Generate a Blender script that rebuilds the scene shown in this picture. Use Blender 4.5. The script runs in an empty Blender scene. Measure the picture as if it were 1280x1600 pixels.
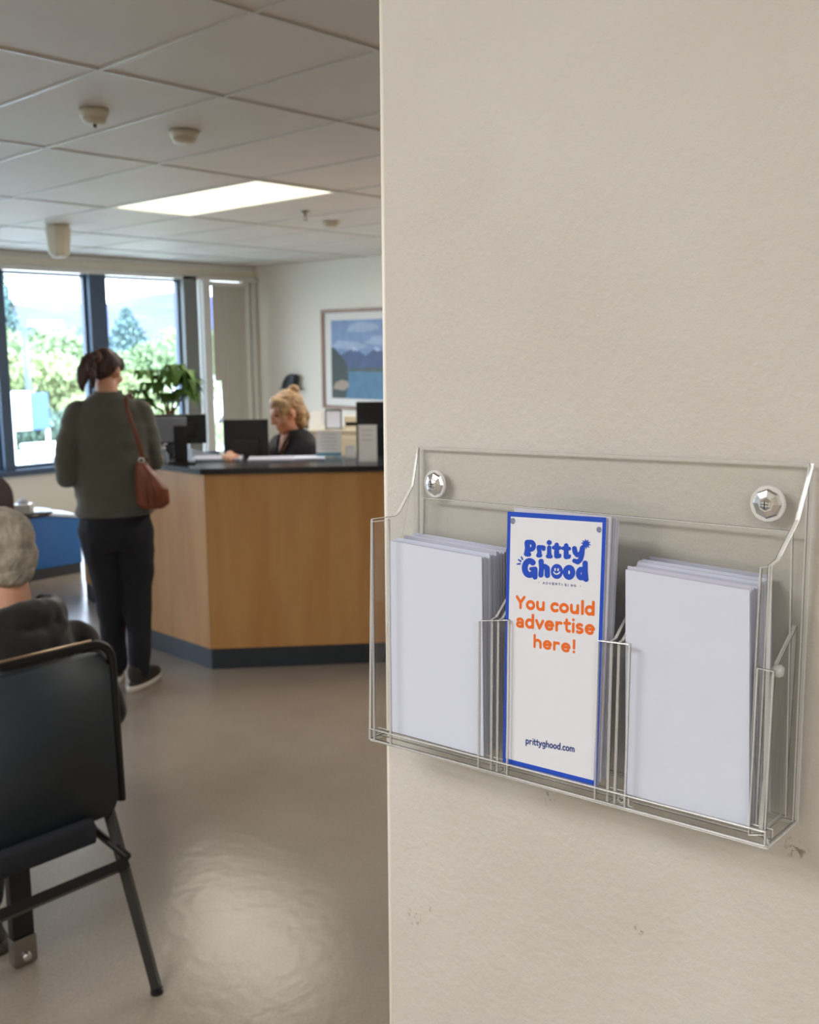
import bpy, bmesh, math, random
from mathutils import Vector, Matrix, Euler
from math import sin, cos, pi, radians
random.seed(7)
SC = bpy.context.scene
COL = SC.collection

# ------------------------------------------------------------------ camera
F_PX, PITCH, ROLL, YAW, EYE = 1566.0, radians(9.25), radians(-0.36), radians(43.2), 1.65
C0 = Vector((0, 0, EYE))
_fh = Vector((cos(YAW), sin(YAW), 0)); _rt = Vector((sin(YAW), -cos(YAW), 0)); _up = Vector((0, 0, 1))
_fw = _fh*cos(PITCH) - _up*sin(PITCH); _cu = _up*cos(PITCH) + _fh*sin(PITCH)
_r = _rt*cos(ROLL) + _cu*sin(ROLL); _u = _cu*cos(ROLL) - _rt*sin(ROLL)
def ray(px, py): return _fw + _r*((px-640)/F_PX) - _u*((py-800)/F_PX)
def on(px, py, axis, val):
    """the point of the real plane axis=val that the photograph shows at this pixel"""
    d = ray(px, py); return C0 + d*((val - C0[axis])/d[axis])
cd = bpy.data.cameras.new('camera'); cam = bpy.data.objects.new('camera', cd); COL.objects.link(cam)
cam.matrix_world = Matrix((( _r.x, _u.x, -_fw.x, 0), (_r.y, _u.y, -_fw.y, 0), (_r.z, _u.z, -_fw.z, EYE), (0, 0, 0, 1)))
cd.sensor_fit = 'HORIZONTAL'; cd.sensor_width = 36; cd.lens = F_PX/1280*36
cd.clip_start = 0.05; cd.clip_end = 2000
cd.dof.use_dof = True; cd.dof.focus_distance = 0.93; cd.dof.aperture_fstop = cd.lens/3.6
SC.camera = cam

# ------------------------------------------------------------------ view, world, sun, lamps
SC.view_settings.view_transform = 'Standard'; SC.view_settings.look = 'None'
SC.view_settings.exposure = 0.22; SC.view_settings.gamma = 1.0; SC.view_settings.use_curve_mapping = False
SC.cycles.max_bounces = 10; SC.cycles.diffuse_bounces = 5; SC.cycles.glossy_bounces = 4
SC.cycles.transmission_bounces = 6; SC.cycles.transparent_max_bounces = 48
SC.cycles.use_denoising = True; SC.cycles.sample_clamp_indirect = 6.0
W = bpy.data.worlds.new('sky'); SC.world = W; W.use_nodes = True
nt = W.node_tree; nt.nodes.clear()
wo = nt.nodes.new('ShaderNodeOutputWorld'); bg = nt.nodes.new('ShaderNodeBackground')
tc = nt.nodes.new('ShaderNodeTexCoord'); sep = nt.nodes.new('ShaderNodeSeparateXYZ'); rmp = nt.nodes.new('ShaderNodeValToRGB')
nt.links.new(tc.outputs['Generated'], sep.inputs[0]); nt.links.new(sep.outputs['Z'], rmp.inputs[0])
rmp.color_ramp.elements[0].color = (0.86, 0.93, 1.0, 1); rmp.color_ramp.elements[0].position = 0.0
rmp.color_ramp.elements[1].color = (0.45, 0.66, 1.0, 1); rmp.color_ramp.elements[1].position = 0.9
nt.links.new(rmp.outputs[0], bg.inputs[0]); bg.inputs[1].default_value = 10.5
nt.links.new(bg.outputs[0], wo.inputs[0])
SKY_K = bg
def light(name, kind, loc, rot, energy, color=(1, 1, 1), **k):
    l = bpy.data.lights.new(name, kind); o = bpy.data.objects.new(name, l); COL.objects.link(o)
    o.location = loc; o.rotation_euler = rot; l.energy = energy; l.color = color
    for a, v in k.items(): setattr(l, a, v)
    return o
# high sun from behind the building: lights the trees outside, not the room
light('sun', 'SUN', (0, 0, 20), (radians(40), 0, radians(25)), 13.0, (1.0, 0.95, 0.86), angle=0.02)
CEIL = 2.60
# the lit panel's lamp, then unseen fill lamps added to brighten the room
for (x, y, e, c) in ((4.04, 5.48, 19, (1, .91, .76)), (4.62, 3.1, 38, (1, .96, .90)), (6.4, 4.4, 48, (1, .96, .90)), (-0.9, 1.6, 48, (1, .975, .94)), (-0.9, -1.6, 38, (1, .975, .94))):
    light('panel_and_fill_lamp', 'AREA', (x, y, CEIL-0.03), (0, 0, 0), e, c, shape='RECTANGLE', size=0.6, size_y=1.5)

# ------------------------------------------------------------------ materials
def srgb(r, g, b):
    f = lambda c: (c/255/12.92) if c/255 <= 0.04045 else ((c/255+0.055)/1.055)**2.4
    return (f(r), f(g), f(b), 1)
MATS = {}
def mat(name, col, rough=0.6, metal=0.0, bump=0, bscale=50, var=0.0, vscale=8, spec=0.5, stretch=None, coat=0, emis=None, estr=0, bdist=0.002, sheen=0):
    if name in MATS: return MATS[name]
    m = bpy.data.materials.new(name); m.use_nodes = True; n = m.node_tree; p = n.nodes['Principled BSDF']
    p.inputs['Base Color'].default_value = col; p.inputs['Roughness'].default_value = rough
    p.inputs['Metallic'].default_value = metal; p.inputs['Specular IOR Level'].default_value = spec
    p.inputs['Coat Weight'].default_value = coat; p.inputs['Sheen Weight'].default_value = sheen
    if emis: p.inputs['Emission Color'].default_value = emis; p.inputs['Emission Strength'].default_value = estr
    if bump or var:
        t = n.nodes.new('ShaderNodeTexCoord'); mp = n.nodes.new('ShaderNodeMapping')
        if stretch: mp.inputs['Scale'].default_value = stretch
        n.links.new(t.outputs['Object'], mp.inputs[0])
    if bump:
        nz = n.nodes.new('ShaderNodeTexNoise'); nz.inputs['Scale'].default_value = bscale; nz.inputs['Detail'].default_value = 5
        b = n.nodes.new('ShaderNodeBump'); b.inputs['Strength'].default_value = bump; b.inputs['Distance'].default_value = bdist
        n.links.new(mp.outputs[0], nz.inputs['Vector']); n.links.new(nz.outputs['Fac'], b.inputs['Height']); n.links.new(b.outputs[0], p.inputs['Normal'])
    if var:
        nv = n.nodes.new('ShaderNodeTexNoise'); nv.inputs['Scale'].default_value = vscale; nv.inputs['Detail'].default_value = 4
        cr = n.nodes.new('ShaderNodeValToRGB')
        cr.color_ramp.elements[0].position = 0.3; cr.color_ramp.elements[1].position = 0.7
        cr.color_ramp.elements[0].color = tuple(c*(1-var) for c in col[:3])+(1,); cr.color_ramp.elements[1].color = tuple(min(1, c*(1+var)) for c in col[:3])+(1,)
        n.links.new(mp.outputs[0], nv.inputs['Vector']); n.links.new(nv.outputs['Fac'], cr.inputs[0]); n.links.new(cr.outputs[0], p.inputs['Base Color'])
    MATS[name] = m; return m
def clear_mat(name, tint, gloss=1.0, rough=0.0, body=0.0, bodycol=(1, 1, 1, 1), ior=1.49):
    """thin clear sheet: transparent, with a mirror layer by Fresnel, and some haze"""
    m = bpy.data.materials.new(name); m.use_nodes = True; n = m.node_tree; n.nodes.clear()
    o = n.nodes.new('ShaderNodeOutputMaterial'); tr = n.nodes.new('ShaderNodeBsdfTransparent'); tr.inputs[0].default_value = tint
    gl = n.nodes.new('ShaderNodeBsdfGlossy'); gl.inputs['Roughness'].default_value = rough
    # Schlick reflectance, the same from both sides of the sheet
    ge = n.nodes.new('ShaderNodeNewGeometry'); dt = n.nodes.new('ShaderNodeVectorMath'); dt.operation = 'DOT_PRODUCT'
    n.links.new(ge.outputs['Incoming'], dt.inputs[0]); n.links.new(ge.outputs['Normal'], dt.inputs[1])
    def M_(op, a, b):
        q = n.nodes.new('ShaderNodeMath'); q.operation = op
        for k, v in enumerate((a, b)):
            if v is None: continue
            if isinstance(v, (int, float)): q.inputs[k].default_value = v
            else: n.links.new(v, q.inputs[k])
        return q.outputs[0]
    f0 = ((ior-1)/(ior+1))**2
    sc_ = M_('POWER', M_('SUBTRACT', 1.0, M_('ABSOLUTE', dt.outputs['Value'], None)), 5.0)
    fo = M_('MINIMUM', M_('MULTIPLY', M_('ADD', M_('MULTIPLY', sc_, 1-f0), f0), gloss), 1.0)
    base = tr
    if body:
        df = n.nodes.new('ShaderNodeBsdfDiffuse'); df.inputs[0].default_value = bodycol
        mb = n.nodes.new('ShaderNodeMixShader'); mb.inputs[0].default_value = body
        n.links.new(tr.outputs[0], mb.inputs[1]); n.links.new(df.outputs[0], mb.inputs[2]); base = mb
    mx = n.nodes.new('ShaderNodeMixShader'); n.links.new(fo, mx.inputs[0])
    n.links.new(base.outputs[0], mx.inputs[1]); n.links.new(gl.outputs[0], mx.inputs[2]); n.links.new(mx.outputs[0], o.inputs[0])
    MATS[name] = m; return m
def nodes(m): return m.node_tree, m.node_tree.nodes['Principled BSDF']

PAINT = mat('wall_paint', srgb(207, 199, 186), 0.62, var=0.0)
def build_paint():
    n, p = nodes(PAINT); N = n.nodes.new; L = n.links.new
    t = N('ShaderNodeTexCoord')
    n1 = N('ShaderNodeTexNoise'); n1.inputs['Scale'].default_value = 130; n1.inputs['Detail'].default_value = 6; n1.inputs['Roughness'].default_value = 0.6
    n2 = N('ShaderNodeTexNoise'); n2.inputs['Scale'].default_value = 14; n2.inputs['Detail'].default_value = 4
    n3 = N('ShaderNodeTexNoise'); n3.inputs['Scale'].default_value = 3.2; n3.inputs['Detail'].default_value = 3
    for q in (n1, n2, n3): L(t.outputs['Object'], q.inputs['Vector'])
    b1 = N('ShaderNodeBump'); b1.inputs['Strength'].default_value = 0.38; b1.inputs['Distance'].default_value = 0.0035
    b2 = N('ShaderNodeBump'); b2.inputs['Strength'].default_value = 0.35; b2.inputs['Distance'].default_value = 0.008
    L(n1.outputs['Fac'], b1.inputs['Height']); L(n2.outputs['Fac'], b2.inputs['Height']); L(b2.outputs[0], b1.inputs['Normal']); L(b1.outputs[0], p.inputs['Normal'])
    cr = N('ShaderNodeValToRGB'); cr.color_ramp.elements[0].position = 0.35; cr.color_ramp.elements[1].position = 0.65
    cr.color_ramp.elements[0].color = srgb(197, 193, 187); cr.color_ramp.elements[1].color = srgb(205, 202, 197)
    L(n3.outputs['Fac'], cr.inputs[0])
    # a handful of small scuffs and chips where the paint is rubbed through
    last = cr.outputs[0]
    for (px, py, r) in ((647, 1432, .012), (998, 1453, .006), (857, 1247, .009), (1245, 1326, .012), (676, 1424, .006)):
        c = on(px, py, 0, WALLX)
        vd = N('ShaderNodeVectorMath'); vd.operation = 'DISTANCE'; vd.inputs[1].default_value = c; L(t.outputs['Object'], vd.inputs[0])
        mr = N('ShaderNodeMapRange'); mr.inputs[1].default_value = r; mr.inputs[2].default_value = r*0.3; L(vd.outputs['Value'], mr.inputs[0])
        nn = N('ShaderNodeTexNoise'); nn.inputs['Scale'].default_value = 160; nn.inputs['Detail'].default_value = 3; L(t.outputs['Object'], nn.inputs['Vector'])
        gt = N('ShaderNodeMapRange'); gt.inputs[1].default_value = 0.54; gt.inputs[2].default_value = 0.60; L(nn.outputs['Fac'], gt.inputs[0])
        ml = N('ShaderNodeMath'); ml.operation = 'MULTIPLY'; L(mr.outputs[0], ml.inputs[0]); L(gt.outputs[0], ml.inputs[1])
        mx = N('ShaderNodeMixRGB'); L(ml.outputs[0], mx.inputs[0]); L(last, mx.inputs[1]); mx.inputs[2].default_value = srgb(140, 130, 114); last = mx.outputs[0]
    L(last, p.inputs['Base Color'])
WALLX = 0.744
build_paint()
WHITE_WALL = mat('white_wall_paint', srgb(240, 233, 217), 0.7, bump=0.1, bscale=60)
TILE = mat('ceiling_tile_board', srgb(216, 208, 199), 0.55, bump=0.35, bscale=180, var=0.03, vscale=3, spec=0.6)
GRID = mat('grid_metal', srgb(205, 202, 195), 0.35)
def floor_mat():
    m = mat('polished_floor', srgb(150, 140, 128), 0.22)
    n, p = nodes(m); N = n.nodes.new; L = n.links.new
    t = N('ShaderNodeTexCoord'); n1 = N('ShaderNodeTexNoise'); n1.inputs['Scale'].default_value = 1.3; n1.inputs['Detail'].default_value = 3; n1.inputs['Roughness'].default_value = 0.5
    n2 = N('ShaderNodeTexNoise'); n2.inputs['Scale'].default_value = 110; n2.inputs['Detail'].default_value = 4
    L(t.outputs['Object'], n1.inputs['Vector']); L(t.outputs['Object'], n2.inputs['Vector'])
    cr = N('ShaderNodeValToRGB'); cr.color_ramp.elements[0].position = 0.3; cr.color_ramp.elements[1].position = 0.7
    cr.color_ramp.elements[0].color = srgb(146, 135, 123); cr.color_ramp.elements[1].color = srgb(168, 157, 144)
    L(n1.outputs['Fac'], cr.inputs[0])
    c2 = N('ShaderNodeValToRGB'); c2.color_ramp.elements[0].position = 0.35; c2.color_ramp.elements[1].position = 0.65
    c2.color_ramp.elements[0].color = (.92, .92, .92, 1); c2.color_ramp.elements[1].color = (1.05, 1.05, 1.05, 1); L(n2.outputs['Fac'], c2.inputs[0])
    mx = N('ShaderNodeMixRGB'); mx.blend_type = 'MULTIPLY'; mx.inputs[0].default_value = 1; L(cr.outputs[0], mx.inputs[1]); L(c2.outputs[0], mx.inputs[2]); L(mx.outputs[0], p.inputs['Base Color'])
    mr = N('ShaderNodeMapRange'); mr.inputs[3].default_value = 0.18; mr.inputs[4].default_value = 0.29; L(n1.outputs['Fac'], mr.inputs[0]); L(mr.outputs[0], p.inputs['Roughness'])
    b = N('ShaderNodeBump'); b.inputs['Strength'].default_value = 0.10; b.inputs['Distance'].default_value = 0.01
    n3 = N('ShaderNodeTexNoise'); n3.inputs['Scale'].default_value = 22; n3.inputs['Detail'].default_value = 3; L(t.outputs['Object'], n3.inputs['Vector']); L(n3.outputs['Fac'], b.inputs['Height']); L(b.outputs[0], p.inputs['Normal'])
    return m
FLOOR = floor_mat()
def wood_mat(name, a, b, rough=0.38):
    m = mat(name, a, rough); n, p = nodes(m); N = n.nodes.new; L = n.links.new
    t = N('ShaderNodeTexCoord'); mp = N('ShaderNodeMapping'); mp.inputs['Scale'].default_value = (6, 6, 0.8); L(t.outputs['Object'], mp.inputs[0])
    n1 = N('ShaderNodeTexNoise'); n1.inputs['Scale'].default_value = 1.3; n1.inputs['Detail'].default_value = 8; n1.inputs['Distortion'].default_value = 0.6; L(mp.outputs[0], n1.inputs['Vector'])
    cr = N('ShaderNodeValToRGB'); cr.color_ramp.elements[0].position = 0.3; cr.color_ramp.elements[1].position = 0.7
    cr.color_ramp.elements[0].color = a; cr.color_ramp.elements[1].color = b; L(n1.outputs['Fac'], cr.inputs[0]); L(cr.outputs[0], p.inputs['Base Color'])
    return m
MAPLE = wood_mat('maple_veneer', srgb(204, 148, 88), srgb(222, 172, 112))
KICK = mat('dark_kick_board', srgb(52, 60, 70), 0.35)
WORKTOP = mat('black_worktop', srgb(38, 40, 44), 0.25, var=0.2, vscale=60)
FRAME_BLUE = mat('blue_grey_frame', srgb(62, 82, 104), 0.4)
FRAME_GREY = mat('grey_frame', srgb(120, 122, 120), 0.45)
FRAME_LIGHT = mat('light_frame', srgb(214, 211, 203), 0.5)
BLIND = mat('fabric_blind', srgb(188, 182, 168), 0.85, bump=0.2, bscale=200)
BLUE = mat('blue_laminate', srgb(36, 98, 168), 0.4)
GLASS = clear_mat('window_glass', (0.96, 0.98, 1.0, 1), 1.0, 0.0)
ACRYL = clear_mat('clear_acrylic', (0.988, 0.990, 0.986, 1), 1.0, 0.015)
EDGE_L = clear_mat('painted_edge_glow', (.96, .97, .97, 1), 4, .2, .5, (.99, .99, 1, 1))  # whitish body colour stands in for light glowing in acrylic rims
EDGE_D = clear_mat('painted_dark_edge', (.42, .42, .40, 1), 1.5, .15)  # dark tint painted in beside the bright rim line
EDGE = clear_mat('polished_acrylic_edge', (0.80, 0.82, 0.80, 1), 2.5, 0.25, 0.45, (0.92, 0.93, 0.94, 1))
PAPER = mat('white_paper', srgb(208, 214, 233), 0.75, bump=0.05, bscale=300)
PAPER2 = mat('white_paper_greyer', srgb(194, 195, 212), 0.75)
PRINT_W = mat('card_white', srgb(222, 225, 235), 0.55)
INK_BLUE = mat('blue_ink', srgb(18, 72, 192), 0.5)
INK_DARK = mat('dark_blue_ink', srgb(34, 62, 130), 0.5)
INK_ORANGE = mat('orange_ink', srgb(228, 106, 28), 0.5)
STEEL = mat('steel', (0.75, 0.76, 0.78, 1), 0.18, 1.0)
CHROME_DARK = mat('dark_chrome', (0.35, 0.33, 0.31, 1), 0.2, 1.0)
BLACK_METAL = mat('black_enamel', srgb(15, 15, 16), 0.42)
BLACK_PL = mat('black_plastic', srgb(22, 23, 26), 0.4)
DARK_UPH = mat('dark_blue_vinyl', srgb(46, 53, 62), 0.5, bump=0.15, bscale=250, bdist=0.001)
DARK_UPH2 = mat('navy_fabric', srgb(26, 30, 38), 0.8, bump=0.15, bscale=300)
SKIN = mat('skin', srgb(205, 150, 122), 0.55, var=0.05, vscale=20)
SWEATER = mat('olive_grey_knit', srgb(84, 83, 74), 0.95, bump=0.5, bscale=120, sheen=0.3)
TROUSER = mat('black_cloth', srgb(22, 24, 32), 0.9, bump=0.3, bscale=60)
HOODIE = mat('black_fleece', srgb(31, 29, 28), 0.95, bump=0.4, bscale=90, sheen=0.3)
SHIRT = mat('black_shirt', srgb(30, 28, 34), 0.8, bump=0.3, bscale=40)
HAIR_BR = mat('brown_hair', srgb(58, 34, 28), 0.5, bump=0.8, bscale=70, stretch=(3, 3, .5), var=0.35, vscale=30)
HAIR_BL = mat('blond_hair', srgb(158, 126, 88), 0.5, bump=0.8, bscale=60, stretch=(1, 1, 3), var=0.4, vscale=25)
HAIR_GR = mat('grey_hair', srgb(172, 165, 152), 0.7, bump=0.9, bscale=80, var=0.28, vscale=22, bdist=0.006)
LEATHER = mat('brown_leather', srgb(122, 66, 42), 0.42, bump=0.3, bscale=90, var=0.15)
RUBBER = mat('pale_rubber', srgb(214, 208, 196), 0.6)
SHOE = mat('dark_suede', srgb(48, 42, 38), 0.8)
CREAM = mat('cream_plastic', srgb(206, 198, 178), 0.4)
EYE_M = mat('eye_dark', srgb(50, 36, 30), 0.2)
LIP = mat('lips', srgb(176, 96, 88), 0.5)

# ------------------------------------------------------------------ mesh helpers
class MB:
    def __init__(s): s.bm = bmesh.new()
    def box(s, a, b, mi=0, bev=0):
        a = Vector(a); b = Vector(b); c = (a+b)/2; d = b-a
        r = bmesh.ops.create_cube(s.bm, size=1, matrix=Matrix.Translation(c) @ Matrix.Diagonal((abs(d.x), abs(d.y), abs(d.z), 1)))
        vs = r['verts']
        if bev:
            es = list({e for v in vs for e in v.link_edges})
            g = bmesh.ops.bevel(s.bm, geom=es, offset=bev, segments=2, profile=0.7, affect='EDGES')
            return s
        for f in {f for v in vs for f in v.link_faces}: f.material_index = mi
        return s
    def prism(s, pts, n, mi_face=0, mi_side=0):
        """closed outline pts (3D, planar) extruded by vector n"""
        n = Vector(n); A = [s.bm.verts.new(Vector(p)) for p in pts]; B = [s.bm.verts.new(Vector(p)+n) for p in pts]
        f = s.bm.faces.new(A); f.material_index = mi_face
        f = s.bm.faces.new(B[::-1]); f.material_index = mi_face
        k = len(A)
        for i in range(k):
            f = s.bm.faces.new((A[(i+1) % k], A[i], B[i], B[(i+1) % k])); f.material_index = mi_side
        return s
    def tube(s, pts, r, seg=10, closed=False, flat=1.0):
        pts = [Vector(p) for p in pts]; rs = r if isinstance(r, (list, tuple)) else [r]*len(pts)
        rings = []; k = len(pts); nrm = None
        for i, p in enumerate(pts):
            if closed: t = pts[(i+1) % k]-pts[i-1]
            else: t = pts[min(i+1, k-1)]-pts[max(i-1, 0)]
            t.normalize()
            if nrm is None:
                nrm = t.cross(Vector((0, 0, 1)))
                if nrm.length < 1e-3: nrm = t.cross(Vector((0, 1, 0)))
            nrm = (nrm - t*nrm.dot(t)).normalized(); bn = t.cross(nrm)
            rings.append([s.bm.verts.new(p + (nrm*cos(2*pi*j/seg) + bn*sin(2*pi*j/seg)*flat)*rs[i]) for j in range(seg)])
        for i in range(k if closed else k-1):
            a, b = rings[i], rings[(i+1) % k]
            for j in range(seg): s.bm.faces.new((a[j], a[(j+1) % seg], b[(j+1) % seg], b[j]))
        if not closed: s.bm.faces.new(rings[0][::-1]); s.bm.faces.new(rings[-1])
        return s
    def lathe(s, prof, origin=(0, 0, 0), seg=24, M=None):
        o = Vector(origin); rings = []
        for (r, z) in prof:
            ring = []
            for j in range(seg):
                p = Vector((r*cos(2*pi*j/seg), r*sin(2*pi*j/seg), z))
                if M: p = M @ p
                ring.append(s.bm.verts.new(o+p))
            rings.append(ring)
        for a, b in zip(rings, rings[1:]):
            for j in range(seg): s.bm.faces.new((a[j], a[(j+1) % seg], b[(j+1) % seg], b[j]))
        s.bm.faces.new(rings[0][::-1]); s.bm.faces.new(rings[-1])
        return s
    def ball(s, c, r, M=None, u=16, v=12):
        r = (r, r, r) if not isinstance(r, (tuple, list)) else r
        m = Matrix.Translation(Vector(c)) @ Matrix.Diagonal((r[0], r[1], r[2], 1))
        if M: m = M @ m
        bmesh.ops.create_uvsphere(s.bm, u_segments=u, v_segments=v, radius=1, matrix=m); return s
    def loft(s, rings, seg=28, M=None):
        """rings of (cx, cy, cz, rx, ry)"""
        R = []
        for (cx, cy, cz, rx, ry) in rings:
            ring = []
            for j in range(seg):
                p = Vector((cx+rx*cos(2*pi*j/seg), cy+ry*sin(2*pi*j/seg), cz)); ring.append(s.bm.verts.new(M @ p if M else p))
            R.append(ring)
        for a, b in zip(R, R[1:]):
            for j in range(seg): s.bm.faces.new((a[j], a[(j+1) % seg], b[(j+1) % seg], b[j]))
        s.bm.faces.new(R[0][::-1]); s.bm.faces.new(R[-1]); return s
    def limb(s, pts, rs, M=None):
        for (p, r) in zip(pts, rs): s.ball(p, r, M, 14, 10)
        for i in range(len(pts)-1):
            a, b = Vector(pts[i]), Vector(pts[i+1])
            if M: a, b = M @ a, M @ b
            d = (b-a); L = d.length
            if L < 1e-5: continue
            q = d.to_track_quat('Z', 'Y').to_matrix().to_4x4()
            bmesh.ops.create_cone(s.bm, cap_ends=True, segments=16, radius1=rs[i], radius2=rs[i+1], depth=L, matrix=Matrix.Translation((a+b)/2) @ q)
        return s
    def build(s, name, mats, parent=None, smooth=False, loc=None, rotz=None, **props):
        bmesh.ops.recalc_face_normals(s.bm, faces=s.bm.faces)
        me = bpy.data.meshes.new(name); s.bm.to_mesh(me); s.bm.free()
        if smooth:
            for f in me.polygons: f.use_smooth = True
        return link(name, me, mats, parent, loc, rotz, **props)
    def remesh(s, name, mats, voxel=0.01, smooth_it=4, parent=None, loc=None, rotz=None, **props):
        bmesh.ops.recalc_face_normals(s.bm, faces=s.bm.faces)
        me = bpy.data.meshes.new(name); s.bm.to_mesh(me); s.bm.free()
        t = bpy.data.objects.new('tmp', me); COL.objects.link(t)
        m = t.modifiers.new('r', 'REMESH'); m.mode = 'VOXEL'; m.voxel_size = voxel; m.use_smooth_shade = True
        if smooth_it:
            m2 = t.modifiers.new('s', 'SMOOTH'); m2.factor = 0.5; m2.iterations = smooth_it
        dg = bpy.context.evaluated_depsgraph_get(); out = bpy.data.meshes.new_from_object(t.evaluated_get(dg))
        bpy.data.objects.remove(t); bpy.data.meshes.remove(me); out.name = name
        for f in out.polygons: f.use_smooth = True
        return link(name, out, mats, parent, loc, rotz, **props)
def link(name, me, mats, parent=None, loc=None, rotz=None, **props):
    o = bpy.data.objects.new(name, me); COL.objects.link(o)
    for m in (mats if isinstance(mats, (list, tuple)) else [mats]): me.materials.append(m)
    if parent: o.parent = parent
    if loc is not None: o.location = loc
    if rotz is not None: o.rotation_euler.z = rotz
    for k, v in props.items(): o[k] = v
    return o
def thing(name, label, cat, loc=(0, 0, 0), rotz=0, group=None):
    o = bpy.data.objects.new(name, None); COL.objects.link(o); o.location = loc; o.rotation_euler.z = rotz
    o.empty_display_size = 0.05; o['label'] = label; o['category'] = cat
    if group: o['group'] = group
    return o
def rot(x=0, y=0, z=0): return Euler((radians(x), radians(y), radians(z))).to_matrix().to_4x4()
T = Matrix.Translation
ST = dict(kind='structure')

# ================================================================== the setting
X0, Y0, X1, Y1 = -3.2, -3.2, 7.55, 9.55
MB().box((X0, Y0, -0.1), (X1+.15, Y1+.15, 0)).build('floor', FLOOR, **ST)
MB().box((X1, Y0-.15, 0), (X1+.15, Y1+.15, CEIL+.03)).build('wall_back', WHITE_WALL, **ST)
MB().box((X0-.15, Y0-.15, 0), (X0, Y1+.15, CEIL+.03)).build('wall_left', WHITE_WALL, **ST)
MB().box((X0, Y0-.15, 0), (X1, Y0, CEIL+.03)).build('wall_front', WHITE_WALL, **ST)
# foreground partition carrying the leaflet rack
edge_y = on(600, 700, 0, WALLX).y
MB().box((WALLX, Y0, 0), (WALLX+.14, edge_y, CEIL), bev=0.005).build('wall_right', PAINT, **ST)
MB().tube([(WALLX+.0025, edge_y-.0020, 0), (WALLX+.0025, edge_y-.0020, CEIL)], .0034, 10).build('trim_30', mat('corner_bead', srgb(236, 232, 224), .4), smooth=True, **ST)
MB().box((WALLX-.012, Y0, 0), (WALLX-.0005, edge_y-.002, .10), bev=.002).build('baseboard_right', KICK, **ST)
# ceiling: slab, tiles and T-bars
ceil = MB().box((X0-.15, Y0-.15, CEIL+.03), (X1+.15, Y1+.15, CEIL+.15)).build('ceiling', TILE, **ST)
GX = [-3.2, -2.6, -1.97, -1.35, -.73, -.12, .49, 1.10, 1.93, 2.45, 3.06, 3.71, 4.37, 5.0, 5.64, 6.28, 6.92, 7.55]
GY = [-3.2, -2.0, -.8, .4, 1.4, 2.41, 3.26, 4.65, 6.27, 7.7, 8.75, 9.55]
for i in range(len(GX)-1):
    for j in range(len(GY)-1):
        if (i == 11 and j == 7): continue
        MB().box((GX[i]+.004, GY[j]+.004, CEIL+.004), (GX[i+1]-.004, GY[j+1]-.004, CEIL+.028)).build('ceiling_tile', TILE, ceil)
for x in GX[1:-1]:
    MB().box((x-.008, Y0, CEIL-.002), (x+.008, Y1, CEIL+.02)).build('grid_bar', GRID, ceil)
for y in GY[1:-1]:
    MB().box((X0, y-.008, CEIL-.003), (X1, y+.008, CEIL+.019)).build('grid_bar', GRID, ceil)
# window wall along y = Y1
SILL, HEAD = 0.50, 2.42
MB().box((X0, Y1, 0), (X1, Y1+.15, SILL)).box((X0, Y1, HEAD+.04), (X1, Y1+.15, CEIL+.03)).box((X0, Y1, SILL), (-2.6, Y1+.15, HEAD+.04)).box((7.42, Y1, SILL), (X1, Y1+.15, HEAD+.04)).build('wall_window', WHITE_WALL, **ST)
MB().box((X0, Y1-.06, HEAD+.0), (X1, Y1, HEAD+.05), bev=.006).build('trim_1', FRAME_LIGHT, **ST)
MB().box((X0, Y1-.03, CEIL-.05), (X1, Y1-.001, CEIL-.004), bev=.004).build('trim_2', FRAME_LIGHT, **ST)
MB().box((X0, Y1-.07, SILL-.06), (6.9, Y1+.02, SILL), bev=.006).build('trim_3', FRAME_BLUE, **ST)
MB().box((7.455, Y1-.05, 0), (7.515, Y1-.001, HEAD-.001), bev=.008).build('trim_4', FRAME_LIGHT, **ST)
panes = [(-2.6, -1.55), (-1.36, -.3), (-.1, .95), (1.14, 2.2), (2.4, 3.25), (3.45, 4.38), (4.487, 5.379), (5.573, 6.506)]
for k, (a, b) in enumerate(panes):
    w = MB().box((a, Y1+.02, SILL), (a+.03, Y1+.09, HEAD)).box((b-.03, Y1+.02, SILL), (b, Y1+.09, HEAD)).box((a+.03, Y1+.02, SILL), (b-.03, Y1+.09, SILL+.035)).box((a+.03, Y1+.02, HEAD-.03), (b-.03, Y1+.09, HEAD)).build('window_%d' % (k+1), FRAME_BLUE, **ST)
    MB().box((a+.03, Y1+.05, SILL+.035), (b-.03, Y1+.056, HEAD-.03)).build('pane', GLASS, w)
    if k:
        m = MB().box((panes[k-1][1], Y1-.05, SILL), (a, Y1+.12, HEAD+.04), bev=.006).build('trim_%d' % (k+5), FRAME_BLUE, **ST)
MB().box((6.506, Y1-.06, SILL), (6.69, Y1+.12, HEAD+.04), bev=.006).build('trim_20', FRAME_GREY, **ST)
w = MB().box((6.69, Y1+.02, SILL), (6.70, Y1+.09, HEAD)).box((6.765, Y1+.02, SILL), (6.775, Y1+.09, HEAD)).build('window_9', FRAME_LIGHT, **ST)
MB().box((6.70, Y1+.05, SILL), (6.765, Y1+.056, HEAD)).build('pane', GLASS, w)
MB().box((6.775, Y1-.05, SILL), (6.875, Y1+.1, HEAD+.04), bev=.006).build('trim_21', FRAME_LIGHT, **ST)
w = MB().box((6.875, Y1+.02, SILL), (6.90, Y1+.09, HEAD)).box((7.34, Y1+.02, SILL), (7.42, Y1+.09, HEAD)).box((6.9, Y1+.02, HEAD-.03), (7.34, Y1+.09, HEAD)).build('window_10', FRAME_LIGHT, **ST)
MB().box((6.90, Y1+.05, SILL), (7.34, Y1+.056, HEAD-.03)).build('pane', GLASS, w)
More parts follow.
